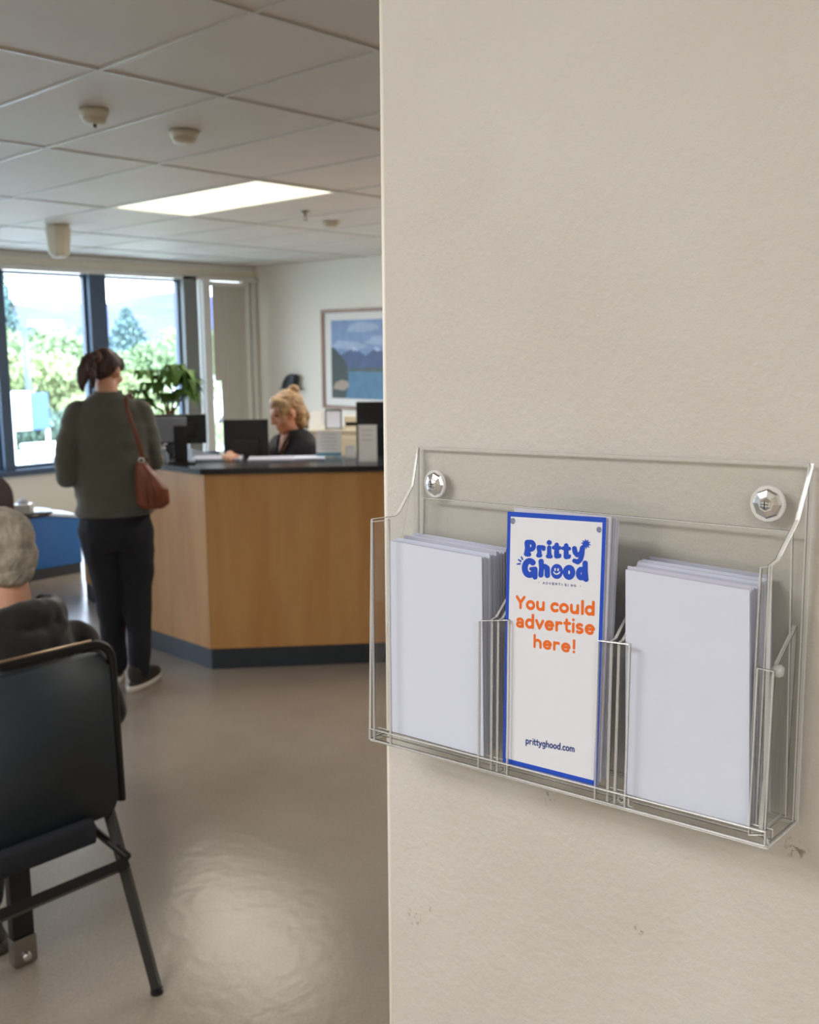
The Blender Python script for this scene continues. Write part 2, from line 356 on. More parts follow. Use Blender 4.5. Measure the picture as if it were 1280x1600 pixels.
MB().box((7.34, Y1-.04, 0), (7.42, Y1-.001, HEAD+.04), bev=.01).build('trim_22', FRAME_LIGHT, **ST)
bl = thing('vertical_blind', 'beige fabric blind with wide vertical slats covering the narrow window beside the corner', 'blind', (7.1, Y1-.02, HEAD))
MB().box((-.22, -.05, -.06), (.25, 0, -.012), bev=.004).build('head_rail', FRAME_LIGHT, bl)
for k in range(5):
    xa = -.215+.092*k; zb = -1.12 if k == 0 else -1.92
    MB().box((xa, -.035+.006*(k % 2), zb), (xa+.096, -.031+.006*(k % 2), -.06)).build('slat', BLIND, bl)
MB().box((X1-.012, Y0, 0), (X1-.0005, Y1-.07, .1), bev=.002).build('baseboard_back', KICK, **ST)
# daylight portals help the sky find its way in
for (a, b) in ((-2.6, 6.8),):
    p = light('window_portal', 'AREA', ((a+b)/2, Y1+.14, (SILL+HEAD)/2), (radians(-90), 0, 0), 1, shape='RECTANGLE', size=b-a, size_y=HEAD-SILL)
    p.data.cycles.is_portal = True

# ================================================================== outside
GZ = -0.5
MB().box((-120, Y1+.2, GZ-.2), (160, 420, GZ)).build('ground', mat('parking_ground', srgb(150, 156, 146), 0.9, var=0.2, vscale=0.2), **ST)
def hill():
    bm = bmesh.new(); nx, ny = 60, 8; rows = []
    for j in range(ny+1):
        row = []
        for i in range(nx+1):
            x = -60+i*7.0; y = 190+j*14; t = j/ny
            prof = 12+9*max(0, min(1, (x-90)/130))+1.2*sin(x*.11)+1.2*sin(x*.31+1)
            z = GZ-1 + prof*sin(min(1, t*1.3)*pi/2)+random.uniform(-.8, .8)*t
            row.append(bm.verts.new((x, y, z)))
        rows.append(row)
    for a, b in zip(rows, rows[1:]):
        for i in range(nx): bm.faces.new((a[i], a[i+1], b[i+1], b[i]))
    m = MB(); m.bm.free(); m.bm = bm
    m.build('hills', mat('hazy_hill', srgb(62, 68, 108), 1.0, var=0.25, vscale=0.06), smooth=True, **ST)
hill()
LEAFMATS = [mat('leaf_green', srgb(112, 134, 92), 0.6, var=0.3, vscale=3), mat('leaf_dark', srgb(66, 90, 76), 0.6, var=0.3, vscale=3), mat('leaf_yellow', srgb(134, 148, 100), 0.6, var=0.3, vscale=3), mat('leaf_blue', srgb(84, 112, 112), 0.6, var=.3, vscale=3)]
BARK = mat('bark', srgb(92, 76, 60), 0.9, bump=0.4)
def leaf_cloud(blobs, n, size, rng):
    bm = bmesh.new()
    for _ in range(n):
        c, r = rng.choice(blobs)
        while True:
            d = Vector((rng.uniform(-1, 1), rng.uniform(-1, 1), rng.uniform(-1, 1)))
            if 0.45 < d.length < 1: break
        p = Vector(c)+Vector((d.x*r[0], d.y*r[1], d.z*r[2]))
        q = Euler((rng.uniform(0, 6), rng.uniform(0, 6), rng.uniform(0, 6))).to_matrix(); s = size*rng.uniform(.6, 1.3)
        vs = [bm.verts.new(p+q @ Vector(v)*s) for v in ((-.5, 0, 0), (0, -.28, .08), (.5, 0, 0), (0, .28, .08))]
        bm.faces.new(vs)
    return bm
def tree(px, y, top, width, label, mi, conifer=False, n=6500, base=GZ):
    g = on(px, 545, 1, y); top = on(px, top, 1, y).z; rng = random.Random(int(px)*7+int(y))
    h = top-base; t = thing('conifer' if conifer else 'leafy_tree', label, 'tree', (g.x, y, base), 0, 'trees beyond the windows')
    m = MB().tube([(0, 0, 0), (0, .05, h*.4), (.05, 0, h*.8)], [h*.025, h*.018, h*.006], 8)
    for k in range(5):
        a = k*1.3; z = h*(.3+.1*k); m.tube([(0, 0, z), (cos(a)*width*.3, sin(a)*width*.3, z+h*.12)], [h*.01, h*.003], 6)
    m.build('trunk', BARK, t, True)
    if conifer: blobs = [((0, 0, h*(.15+.8*k/9)), (width*.5*(1-k/10), width*.5*(1-k/10), h*.07)) for k in range(10)]
    else: blobs = [((rng.uniform(-.28, .28)*width, rng.uniform(-.25, .25)*width, h*rng.uniform(.25, .82)), (width*.27, width*.27, h*.17)) for _ in range(12)]
    m = MB(); m.bm.free(); m.bm = leaf_cloud(blobs, n, .19 if y > 17 else .13, rng); m.build('crown', LEAFMATS[mi], t)
tree(6, 30, 425, 2.6, 'tall dark conifer at the far left edge of the left window', 3, True, 7000)
tree(40, 25, 500, 4.6, 'pale green bushy tree behind the lamp post in the left window', 0)
tree(100, 21, 545, 4.0, 'yellow green tree left of the middle mullion, above the white kiosk', 2)
tree(150, 27, 530, 4.0, 'round tree partly hidden behind the standing woman and the mullion', 0)
tree(200, 34, 485, 4.2, 'taller bluish conifer in the middle of the right window', 3, True, 7000)
tree(232, 28, 530, 4.0, 'light green tree right of the bluish conifer', 0)
tree(275, 31, 500, 4.6, 'yellowish broad tree at the right edge of the right window', 2)
tree(60, 16.5, 625, 3.0, 'low dark shrub behind the white kiosk', 1, n=4000)
tree(225, 16.5, 610, 3.0, 'low bright shrub behind the counter plant', 2, n=4000)
tree(-70, 22, 480, 4.6, 'round green tree outside, left of the lamp post', 0)
# lamp post, sign panel, kiosk, parked car
g = on(44, 600, 1, 17)
lp = thing('street_lamp', 'slim blue grey street lamp with a flat white lamp head, seen through the left window', 'street lamp', (g.x, 17, GZ))
MB().tube([(0, 0, 0), (0, 0, 2.55)], [.06, .045]).build('pole', FRAME_BLUE, lp, True)
MB().tube([(0, 0, 2.5), (.15, 0, 2.58), (.3, 0, 2.6)], .03).build('arm', FRAME_BLUE, lp, True)
MB().box((.12, -.12, 2.57), (.66, .12, 2.68), bev=.03).build('lamp_head', mat('white_enamel', srgb(240, 240, 240), .4), lp)
g = on(46, 625, 1, 14)
sg = thing('notice_board', 'blue and white notice board on posts standing outside the left window', 'sign', (g.x, 14, GZ))
MB().box((-.30, -.03, 1.02), (0, .03, 1.58), bev=.01).build('white_panel', mat('white_panel_paint', srgb(226, 236, 246), .5), sg)
MB().box((0.01, -.03, 1.02), (.27, .03, 1.55), bev=.01).build('blue_panel', mat('blue_panel_paint', srgb(48, 84, 150), .5), sg)
MB().tube([(-.28, 0, 0), (-.28, 0, 1.02)], .03).build('post', FRAME_LIGHT, sg, True); MB().tube([(.25, 0, 0), (.25, 0, 1.02)], .03).build('post', FRAME_LIGHT, sg, True)
g = on(62, 690, 1, 12.6)
kk = thing('kiosk', 'small white kiosk with a grey window beneath the notice board', 'kiosk', (g.x, 12.6, GZ))
WENAM = MATS['white_enamel']
MB().box((-.02, -.1, .0), (.5, .4, .86), bev=.02).build('cabin', WENAM, kk); MB().box((-.06, -.14, .86), (.54, .44, .92), bev=.01).build('roof', WENAM, kk)
MB().box((.10, -.12, .32), (.32, -.10, .76)).build('pane', mat('grey_pane', srgb(120, 140, 160), .1), kk)
MB().box((-.40, 0, .0), (-.08, .3, .84), bev=.03).build('meter_box', WENAM, kk)
g = on(240, 590, 1, 20.5)
cr_ = thing('parked_car', 'white parked car behind the counter plant, seen through the right window', 'car', (g.x+.3, 20.5, GZ))
MB().loft([(0, 0, .3, 2.0, .8), (0, 0, .75, 2.05, .85), (0, 0, .9, 1.9, .8)]).build('body', WENAM, cr_, True)
MB().loft([(-.1, 0, .9, 1.4, .75), (-.1, 0, 1.2, 1.1, .66)]).build('cabin_glass', mat('car_glass', srgb(40, 50, 60), .1), cr_, True)
MB().loft([(-.1, 0, 1.2, 1.12, .68), (-.1, 0, 1.3, 1.0, .6), (-.1, 0, 1.34, .6, .4)]).build('roof', WENAM, cr_, True)
for sx in (-1.2, 1.2):
    for sy in (-.75, .75): MB().lathe([(.3, -.1), (.3, .1)], (sx, sy, .3), 20, rot(90)).build('wheel', BLACK_PL, cr_)

# ================================================================== ceiling fittings
def lite(name, label, x0, x1, y0, y1):
    t = thing(name, label, 'ceiling light', ((x0+x1)/2, (y0+y1)/2, CEIL))
    a, b = (x1-x0)/2-.005, (y1-y0)/2-.005
    MB().box((-a, -b, -.004), (-a+.02, b, .02)).box((a-.02, -b, -.004), (a, b, .02)).box((-a+.02, -b, -.004), (a-.02, -b+.02, .02)).box((-a+.02, b-.02, -.004), (a-.02, b, .02)).build('frame', GRID, t)
    MB().box((-a+.02, -b+.02, .004), (a-.02, b-.02, .012)).build('diffuser', mat('lit_diffuser', srgb(255, 252, 235), .5, emis=(1, .95, .74, 1), estr=1.15), t)
lite('ceiling_light', 'long lit rectangular ceiling panel above the reception counter', 3.71, 4.37, 4.66, 6.26)
def detector(px, py, r, h, label, pin=False):
    p = on(px, py, 2, CEIL); t = thing('smoke_detector', label, 'smoke detector', (p.x, p.y, CEIL))
    MB().lathe([(r, 0), (r, -.012), (r*.92, -h*.5), (r*.88, -h*.6)], seg=28).build('base', CREAM, t, True)
    MB().lathe([(r*.80, -h*.6), (r*.80, -h*.8), (r*.6, -h), (r*.2, -h)], seg=28).build('sensor_cap', CREAM, t, True)
    if pin: MB().lathe([(.008, -h), (.006, -h-.012)], seg=10).build('test_button', BLACK_PL, t)
detector(147, 172, .058, .055, 'round cream smoke detector at the left, nearest the camera', True)
detector(288, 206, .066, .05, 'wide flat cream detector right of the nearest one')
detector(516, 347, .07, .04, 'small far detector right of the lit ceiling panel')
p = on(477, 331, 2, CEIL); t = thing('sprinkler_head', 'small dark sprinkler head between the light panel and the far detector', 'sprinkler', (p.x, p.y, CEIL))
MB().lathe([(.035, 0), (.035, -.006), (.012, -.012), (.012, -.03)], seg=16).build('escutcheon', CHROME_DARK, t, True)
MB().tube([(-.012, 0, -.03), (-.012, 0, -.055), (0, 0, -.06)], .004, 6).tube([(.012, 0, -.03), (.012, 0, -.055), (0, 0, -.06)], .004, 6).build('yoke', CHROME_DARK, t)
MB().lathe([(.025, -.06), (.025, -.063)], seg=12).build('deflector', CHROME_DARK, t)
p = on(90, 352, 2, CEIL); t = thing('hanging_speaker', 'cream tapered box hanging from the ceiling in front of the windows', 'speaker', (p.x, p.y, CEIL), radians(-43))
MB().loft([(0, 0, 0, .085, .085), (0, 0, -.015, .085, .085)], 4).build('ceiling_plate', CREAM, t)
MB().loft([(0, 0, -.015, .10, .09), (0, 0, -.19, .082, .08), (0, 0, -.22, .078, .076)], 8).build('housing', CREAM, t)
MB().lathe([(.062, -.22), (.055, -.238), (.03, -.242)], seg=20).build('grille', FRAME_LIGHT, t, True)

# ================================================================== reception counter
TOPZ = 1.06
A = Vector((2.966, 4.212, 0)); dA = Vector((.760, -.650, 0)).normalized()
R = A+dA*2.1; B = Vector((2.965, 4.85, 0)); Cc = Vector((3.33, 6.15, 0))
path = [R, A, B, Cc]
def offset(path, d):
    out = []
    for i, p in enumerate(path):
        ns = []
        if i > 0: e = (path[i]-path[i-1]).normalized(); ns.append(Vector((e.y, -e.x, 0)))
        if i < len(path)-1: e = (path[i+1]-path[i]).normalized(); ns.append(Vector((e.y, -e.x, 0)))
        n = sum(ns, Vector()).normalized(); out.append(p+n*(d/n.dot(ns[0])))
    return out
def band(path, d0, d1, z0, z1):
    a, b = offset(path, d0), offset(path, d1); m = MB()
    m.prism([Vector((p.x, p.y, z0)) for p in a]+[Vector((p.x, p.y, z0)) for p in b[::-1]], (0, 0, z1-z0)); return m
ct = thing('reception_counter', 'angled maple reception counter with dark worktop and dark kick board', 'counter', (0, 0, 0))
for (s, e, nm) in ((R, A, 'front_panel'), (A, B, 'front_panel'), (B, Cc, 'front_panel')):
    i = path.index(s); q = offset(path, .03)
    g = .0015*(e-s).normalized()
    MB().prism([Vector((v.x, v.y, .11)) for v in (s+g, e-g, q[i+1]-g, q[i]+g)], (0, 0, TOPZ-.03-.11)).build(nm, MAPLE, ct)
band(path, .004, .03, 0.0, .108).build('kick_board', KICK, ct)
band(path, -.035, .46, TOPZ-.03, TOPZ).build('worktop', WORKTOP, ct)
band(path, .46, .86, .72, .75).build('inner_desk', MAPLE, ct)
for p_, q_ in ((offset(path, .031)[0], offset(path, .84)[0]), (offset(path, .031)[3], offset(path, .84)[3])):
    d = (q_-p_).normalized(); nrm = Vector((-d.y, d.x, 0))*.0125
    MB().prism([p_-nrm, q_-nrm, q_+nrm, p_+nrm], (0, 0, .718)).build('end_panel', MAPLE, ct)

# ------------- flat stroke lettering
def arc(cx, cy, rx, ry, a0, a1, n=14):
    return [(cx+rx*cos(radians(a0+(a1-a0)*i/n)), cy+ry*sin(radians(a0+(a1-a0)*i/n))) for i in range(n+1)]
G = {
 'o': (.5, [arc(.25, .24, .19, .2, 0, 360, 24)]), 'c': (.43, [arc(.25, .24, .19, .2, 50, 310, 18)]),
 'e': (.5, [[(.08, .25), (.43, .25)]+arc(.25, .24, .19, .2, 5, 315, 20)[0:]]),
 'a': (.46, [arc(.23, .31, .15, .13, 150, 0, 10)+[(.38, .04)], arc(.22, .14, .145, .105, 0, 360, 18)]),
 'd': (.52, [arc(.25, .24, .18, .2, 0, 360, 22), [(.43, .70), (.43, .04)]]),
 'u': (.5, [[(.08, .44), (.08, .2)]+arc(.24, .2, .16, .16, 180, 360, 12), [(.41, .44), (.41, .04)]]),
 'l': (.2, [[(.1, .70), (.1, .04)]]), 'i': (.2, [[(.1, .44), (.1, .04)], [(.1, .65), (.1, .651)]]),
 'v': (.45, [[(.05, .44), (.22, .05), (.40, .44)]]), 'r': (.42, [[(.08, .44), (.08, .04)], arc(.25, .25, .17, .18, 180, 65, 8)]),
 't': (.34, [[(.13, .62), (.13, .2)]+arc(.25, .18, .12, .14, 180, 290, 8), [(.03, .44), (.30, .44)]]),
 's': (.42, [arc(.21, .34, .135, .10, 45, 240, 10)+arc(.20, .135, .145, .105, 70, -140, 10)]),
 'h': (.5, [[(.08, .70), (.08, .04)], arc(.25, .26, .17, .18, 180, 0, 12)+[(.42, .04)]]),
 'n': (.5, [[(.08, .44), (.08, .04)], arc(.25, .26, .17, .18, 180, 0, 12)+[(.42, .04)]]),
 'm': (.76, [[(.08, .44), (.08, .04)], arc(.22, .28, .14, .16, 180, 0, 10)+[(.36, .04)], arc(.50, .28, .14, .16, 180, 0, 10)+[(.64, .04)]]),
 'p': (.52, [arc(.26, .24, .18, .2, 0, 360, 22), [(.08, .44), (.08, -.2)]]),
 'g': (.52, [arc(.25, .24, .18, .2, 0, 360, 22), [(.43, .44), (.43, -.05)]+arc(.26, -.05, .17, .14, 0, -140, 10)]),
 'y': (.46, [[(.05, .44), (.23, .06)], [(.41, .44), (.22, 0), (.15, -.14), (.05, -.18)]]),
 '.': (.2, [[(.1, .04), (.1, .041)]]), '!': (.26, [[(.13, .68), (.13, .26)], [(.13, .05), (.13, .051)]]), ' ': (.22, []),
 'Y': (.52, [[(.05, .66), (.26, .34), (.47, .66)], [(.26, .34), (.26, .04)]]),
 'A': (.6, [[(.05, .04), (.3, .66), (.55, .04)], [(.13, .22), (.47, .22)]]), 'D': (.6, [[(.08, .04), (.08, .66)]+arc(.26, .35, .26, .31, 90, -90, 14)+[(.08, .04)]]),
 'V': (.6, [[(.05, .66), (.3, .04), (.55, .66)]]), 'E': (.5, [[(.45, .66), (.08, .66), (.08, .04), (.45, .04)], [(.08, .36), (.4, .36)]]),
 'R': (.56, [[(.08, .04), (.08, .66), (.28, .66)]+arc(.28, .5, .18, .16, 90, -90, 10)+[(.08, .34)], [(.28, .34), (.48, .04)]]),
 'T': (.54, [[(.03, .66), (.51, .66)], [(.27, .66), (.27, .04)]]), 'I': (.2, [[(.1, .66), (.1, .04)]]),
 'S': (.52, [arc(.26, .50, .18, .16, 40, 260, 12)+arc(.25, .19, .19, .15, 80, -140, 12)]), 'N': (.6, [[(.08, .04), (.08, .66), (.5, .04), (.5, .66)]]),
 'G': (.62, [arc(.33, .35, .27, .31, 45, 340, 18)+[(.58, .33), (.36, .33)]]), '*': (.3, [[(.15, .33), (.15, .331)]]),
}
_LAY = [0]
def stroke(bm, pts, r, put0):
    """round-ended flat stroke, radius may vary along it; each dab of ink lies a micron above the one before"""
    def put(x, y):
        p = put0(x, y); p.x -= 3.5e-7*_LAY[0]; return p
    rs = r if isinstance(r, (list, tuple)) else [r]*len(pts)
    for (p, q) in zip(pts, rs):
        _LAY[0] = (_LAY[0]+1) % 420
        bm.faces.new([bm.verts.new(put(p[0]+q*cos(2*pi*j/14), p[1]+q*sin(2*pi*j/14))) for j in range(14)])
    for i in range(len(pts)-1):
        a, b = Vector(pts[i]), Vector(pts[i+1]); d = b-a
        if d.length < 1e-6: continue
        _LAY[0] = (_LAY[0]+1) % 420
        n = Vector((-d.y, d.x)).normalized()
        q = [a+n*rs[i], b+n*rs[i+1], b-n*rs[i+1], a-n*rs[i]]
        bm.faces.new([bm.verts.new(put(v.x, v.y)) for v in q])
def text_mesh(bm, s, x0, x1, base, size, r, put, squash=None):
    """lay s between x0 and x1 on the baseline; size = cap height / .72"""
    adv = sum(G[c][0] for c in s); k = (x1-x0)/adv
    x = x0
    for c in s:
        for st in G[c][1]: stroke(bm, [(x+p[0]*k, base+p[1]*size) for p in st], r*size, put)
        x += G[c][0]*k
    return bm

# ================================================================== leaflet rack on the partition
def wp(px, py, d): return on(px, py, 0, WALLX-d)
DEP = 0.055; TH = 0.0028
rk = thing('leaflet_rack', 'clear acrylic three-pocket leaflet rack screwed to the foreground wall', 'leaflet holder', (0, 0, 0))
NX = Vector((-1, 0, 0))
bTL, bTR, bBR = wp(655, 698, .006), wp(1266, 724, .006), wp(1241, 1282, .006)
bBL = Vector((bTL.x, bTL.y+.002, bBR.z-.022))
fBL, fBR = wp(580, 1153, DEP), wp(1197, 1320, DEP)
_prism = MB.prism
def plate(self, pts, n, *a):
    """an acrylic plate with pale and dark tubes along its rims, painted in for edge glow"""
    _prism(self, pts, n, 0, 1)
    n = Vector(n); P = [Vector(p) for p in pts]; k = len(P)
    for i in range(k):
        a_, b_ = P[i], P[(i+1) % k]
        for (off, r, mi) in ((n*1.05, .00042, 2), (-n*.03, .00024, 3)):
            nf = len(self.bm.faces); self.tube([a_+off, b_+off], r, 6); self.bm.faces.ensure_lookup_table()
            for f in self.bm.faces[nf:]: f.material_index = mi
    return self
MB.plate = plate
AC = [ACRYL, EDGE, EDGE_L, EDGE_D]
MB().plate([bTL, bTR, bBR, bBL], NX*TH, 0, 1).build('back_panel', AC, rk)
# the inner back panel, a second sheet lower down
iTL, iTR = wp(664, 777, .0105), wp(1240, 830, .0105)
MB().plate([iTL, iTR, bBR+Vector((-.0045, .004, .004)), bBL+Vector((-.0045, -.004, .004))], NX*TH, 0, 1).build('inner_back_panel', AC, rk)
def side(name, pts, sgn, mats=None):
    return MB().plate(pts, Vector((0, sgn*TH, 0)), 0, 1).build(name, mats or AC, rk)
# left end panel: narrow at the top, stepping out to the pocket depth
def lerp(a, b, t): return a+(b-a)*t
sl = [bTL, wp(646, 760, .022), wp(625, 800, .038), wp(619, 806, .041), wp(583, 812, DEP), fBL, bBL]
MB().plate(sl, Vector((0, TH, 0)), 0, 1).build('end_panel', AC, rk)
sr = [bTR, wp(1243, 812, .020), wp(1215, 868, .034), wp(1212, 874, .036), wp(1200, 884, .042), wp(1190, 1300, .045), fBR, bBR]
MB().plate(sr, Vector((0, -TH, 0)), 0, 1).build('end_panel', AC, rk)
# second, lower outer cheek of the right pocket
sr2 = [wp(1246, 978, .007), wp(1216, 1040, .030), wp(1212, 1052, .032), wp(1192, 1302, .050), bBR+Vector((-.003, .006, .004))]
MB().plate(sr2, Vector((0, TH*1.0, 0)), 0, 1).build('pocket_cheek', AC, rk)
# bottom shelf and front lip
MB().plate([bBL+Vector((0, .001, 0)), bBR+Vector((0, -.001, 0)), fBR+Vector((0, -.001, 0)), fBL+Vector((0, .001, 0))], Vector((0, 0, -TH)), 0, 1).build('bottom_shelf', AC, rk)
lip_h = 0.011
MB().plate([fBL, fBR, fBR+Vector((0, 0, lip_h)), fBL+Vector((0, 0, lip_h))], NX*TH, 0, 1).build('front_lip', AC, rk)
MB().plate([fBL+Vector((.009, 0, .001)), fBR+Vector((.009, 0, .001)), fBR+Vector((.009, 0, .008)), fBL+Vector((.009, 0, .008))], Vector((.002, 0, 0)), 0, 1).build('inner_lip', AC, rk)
def bottom_at(y): return lerp(fBL, fBR, (y-fBL.y)/(fBR.y-fBL.y))
# dividers with front flanges
def divider(pxl, pyl, pxr, pyr, wing):
    a, b = wp(pxl, pyl, DEP), wp(pxr, pyr, DEP); ym = (a.y*.45+b.y*.55)
    ba, bb = bottom_at(a.y), bottom_at(b.y)
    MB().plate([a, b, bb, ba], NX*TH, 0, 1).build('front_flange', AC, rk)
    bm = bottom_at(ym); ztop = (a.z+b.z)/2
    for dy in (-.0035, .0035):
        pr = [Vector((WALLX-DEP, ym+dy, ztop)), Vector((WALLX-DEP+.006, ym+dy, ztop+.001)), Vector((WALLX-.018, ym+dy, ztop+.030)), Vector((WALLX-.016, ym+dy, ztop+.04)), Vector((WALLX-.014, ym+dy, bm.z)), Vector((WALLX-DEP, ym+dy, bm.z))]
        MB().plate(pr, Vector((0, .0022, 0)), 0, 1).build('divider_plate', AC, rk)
divider(751, 969, 797, 968, 0)
divider(938, 1000, 986, 1006, 0)
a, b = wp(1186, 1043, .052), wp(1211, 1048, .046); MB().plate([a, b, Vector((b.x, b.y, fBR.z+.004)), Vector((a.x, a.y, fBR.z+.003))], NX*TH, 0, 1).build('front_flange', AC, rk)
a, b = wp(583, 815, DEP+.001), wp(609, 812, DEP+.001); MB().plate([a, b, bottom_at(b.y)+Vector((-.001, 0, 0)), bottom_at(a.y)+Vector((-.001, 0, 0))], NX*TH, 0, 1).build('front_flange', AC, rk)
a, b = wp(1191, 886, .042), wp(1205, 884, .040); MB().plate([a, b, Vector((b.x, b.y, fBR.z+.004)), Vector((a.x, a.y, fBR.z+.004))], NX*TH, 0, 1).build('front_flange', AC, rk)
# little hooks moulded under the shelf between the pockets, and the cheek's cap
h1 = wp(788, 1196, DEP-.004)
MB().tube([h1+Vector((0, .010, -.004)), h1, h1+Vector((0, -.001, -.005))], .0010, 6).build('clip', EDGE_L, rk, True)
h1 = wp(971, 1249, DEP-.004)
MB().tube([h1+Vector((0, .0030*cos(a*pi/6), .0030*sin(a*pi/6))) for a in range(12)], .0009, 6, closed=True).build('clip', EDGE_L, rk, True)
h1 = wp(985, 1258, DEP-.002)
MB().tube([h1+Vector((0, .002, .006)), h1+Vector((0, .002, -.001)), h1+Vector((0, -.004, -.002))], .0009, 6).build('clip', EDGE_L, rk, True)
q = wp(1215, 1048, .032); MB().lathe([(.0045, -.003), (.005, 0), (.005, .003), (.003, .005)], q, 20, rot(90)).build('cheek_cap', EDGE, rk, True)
for (px, py) in ((680, 756), (1200, 787)):
    q = wp(px, py, .009)
    w = MB().lathe([(.0115, 0), (.0118, .001), (.0100, .0028), (.006, .0042)], q, 8, rot(0, -90)).build('screw_washer', STEEL, rk)
    MB().lathe([(.0138, -.0010), (.0142, 0), (.0136, .0012), (.0115, .0012)], q, 32, rot(0, -90)).build('washer_rim', EDGE_L, w)
    MB().lathe([(.0048, .003), (.0048, .005), (.0025, .0062)], q, 6, rot(0, -90)).build('screw_head', STEEL, w)
    MB().box(q+Vector((-.0066, -.0003, -.003)), q+Vector((-.0058, .0003, .003))).box(q+Vector((-.0066, -.003, -.0003)), q+Vector((-.0058, .003, .0003))).build('screw_slot', BLACK_PL, w)

def leaflet(tl, tr, br, bl, th, label, grp, m=PAPER):
    """a blank leaflet: a thin slightly rounded block of folded paper"""
    c = (tl+tr+br+bl)/4; pts = [p-c for p in (tl, tr, br, bl)]
    mb = MB().prism(pts, NX*th)
    o = mb.build('leaflet', m, None, False, c); o['label'] = label; o['category'] = 'leaflet'; o['group'] = grp
    return o
rng = random.Random(3)
def stack(front, back_top, n, d0, d1, lab, grp, shrink=0.0):
    TL, TR, BR, BL = front
    for k in range(n):
        t = k/(n-1); d = d0+(d1-d0)*t; x = WALLX-d
        jy = rng.uniform(-.0012, .0012) if k else 0; jz = rng.uniform(-.0018, .0018) if k else 0
        lift = back_top*(t**.8)
        if k == 0: jz = 0
        P = []
        for q in (TL, TR, BR, BL): P.append(Vector((x, q.y+jy+shrink*t, q.z+jz*.5+(lift+jz if q in (TL, TR) else 0))))
        if k == 0: L = 'front blank white leaflet in the %s pocket of the rack' % lab
        else: L = 'blank white leaflets standing behind the front one in the %s pocket' % lab
        leaflet(*P, .0006 if k % 3 else .0009, L, grp, PAPER if k % 2 == 0 else PAPER2)
fl = [wp(607, 845, .049), wp(752, 871, .049), wp(755, 1182, .049), wp(612, 1143, .049)]
stack(fl, .001, 18, .0475, .0085, 'left', 'blank leaflets in the left pocket', -.002)
fr = [wp(977, 890, .049), wp(1171, 923, .049), wp(1170, 1295, .049), wp(977, 1240, .049)]
stack(fr, .002, 18, .0475, .0085, 'right', 'blank leaflets in the right pocket', 0.0)
# middle pocket: printed card in front and a few blanks behind
pd = .0525
pT = [wp(794, 799, pd), wp(948.5, 808.5, pd), wp(934, 1228, pd), wp(786, 1190, pd)]
bk = [wp(808, 792, .046), wp(959, 806, .046), wp(942, 1222, .046), wp(796, 1184, .046)]
for k in range(6):
    x = WALLX-(.0495-.0026*k); j = rng.uniform(-.001, .001)
    P = [Vector((x, q.y+j, q.z+(-.001*k if q in bk[:2] else .002))) for q in bk]
    leaflet(*P, .0016, 'blank white leaflets behind the printed card in the middle pocket', 'blank leaflets in the middle pocket', PAPER if k % 2 else PAPER2)
pc = sum(pT, Vector())/4
def bil(u, v, lift=0):
    """u across, v down the printed card"""
    p = lerp(lerp(pT[0], pT[1], u), lerp(pT[3], pT[2], u), v)-pc
    p.x -= .0006+lift; return p
def PUT(lift, tilt=0.0): return lambda x, y: bil(x, y-tilt*(x-.5), lift)
card = thing('advertising_card', 'printed white card with a blue border and orange lettering in the middle pocket', 'card', pc)
MB().prism([q-pc for q in pT], NX*.0006).build('card_stock', PRINT_W, card)
def face(name, polys, m, lift, par=card):
    bm = bmesh.new()
    for pl in polys: bm.faces.new([bm.verts.new(bil(u, v, lift)) for (u, v) in pl])
    x = MB(); x.bm.free(); x.bm = bm; return x.build(name, m, par)
bu, bv = .036, .0185
face('blue_border', [[(0, 0), (1, 0), (1, bv), (0, bv)], [(0, 1-bv), (1, 1-bv), (1, 1), (0, 1)], [(0, bv), (bu, bv), (bu, 1-bv), (0, 1-bv)], [(1-bu, bv), (1, bv), (1, 1-bv), (1-bu, 1-bv)]], INK_BLUE, .00003)
def on_card(px, py, lift):
    p = on(px, py, 0, pT[0].x)-pc; p.x = pT[0].x-pc.x-.0006-lift; return p
def lettering(name, items, m, lift=.00005):
    """items: text, foot of the first and of the last letter, letter height in the photograph, x-height or capital,
    stroke radius; all turned into lengths on the card itself"""
    bm = bmesh.new(); _LAY[0] = 0
    for (s, p0, p1, hpx, full, rr) in items:
        a, b = on_card(*p0, lift), on_card(*p1, lift); H = (on_card(p0[0], p0[1]-hpx, lift)-a).length
        ex = (b-a).normalized(); ez = Vector((0, 0, 1)); r = rr*H; size = (H-2*r)/full; L = (b-a).length
        adv = sum(G[c][0] for c in s)-.10; k = (L-2*r)/(adv-.12)
        x = 0.0
        for c in s:
            for st in G[c][1]:
                stroke(bm, [(x+(q[0]-.07)*k*.9+r, (q[1]-.04)*size+r) for q in st], r, lambda X, Y: a+ex*X+ez*Y)
            x += G[c][0]*k
    x = MB(); x.bm.free(); x.bm = bm; return x.build(name, m, card)
lettering('orange_lettering', [('You could', (807, 951), (929, 962.5), 21.5, .62, .112), ('advertise', (807, 980), (928.5, 992.5), 16.2, .40, .142), ('here!', (834, 1012), (899, 1021), 22, .66, .098)], INK_ORANGE)
lettering('web_address', [('prittyghood.com', (822, 1162), (899, 1175.5), 7.6, .40, .13)], INK_DARK)
lettering('tagline', [(c, (849+4.87*i+(1.0 if c == 'I' else 0), 912.6+.42*i), (849+4.87*i+(2.2 if c == 'I' else 3.0), 912.7+.42*i), 3.9, .62, .11) for i, c in enumerate('ADVERTISING')], INK_DARK)
lettering('tagline_dot', [('*', (841, 911.5), (843.4, 911.6), 3.4, .6, .2)], INK_DARK)
lettering('tagline_dot', [('*', (906, 917.2), (908.4, 917.3), 3.4, .6, .2)], INK_DARK)
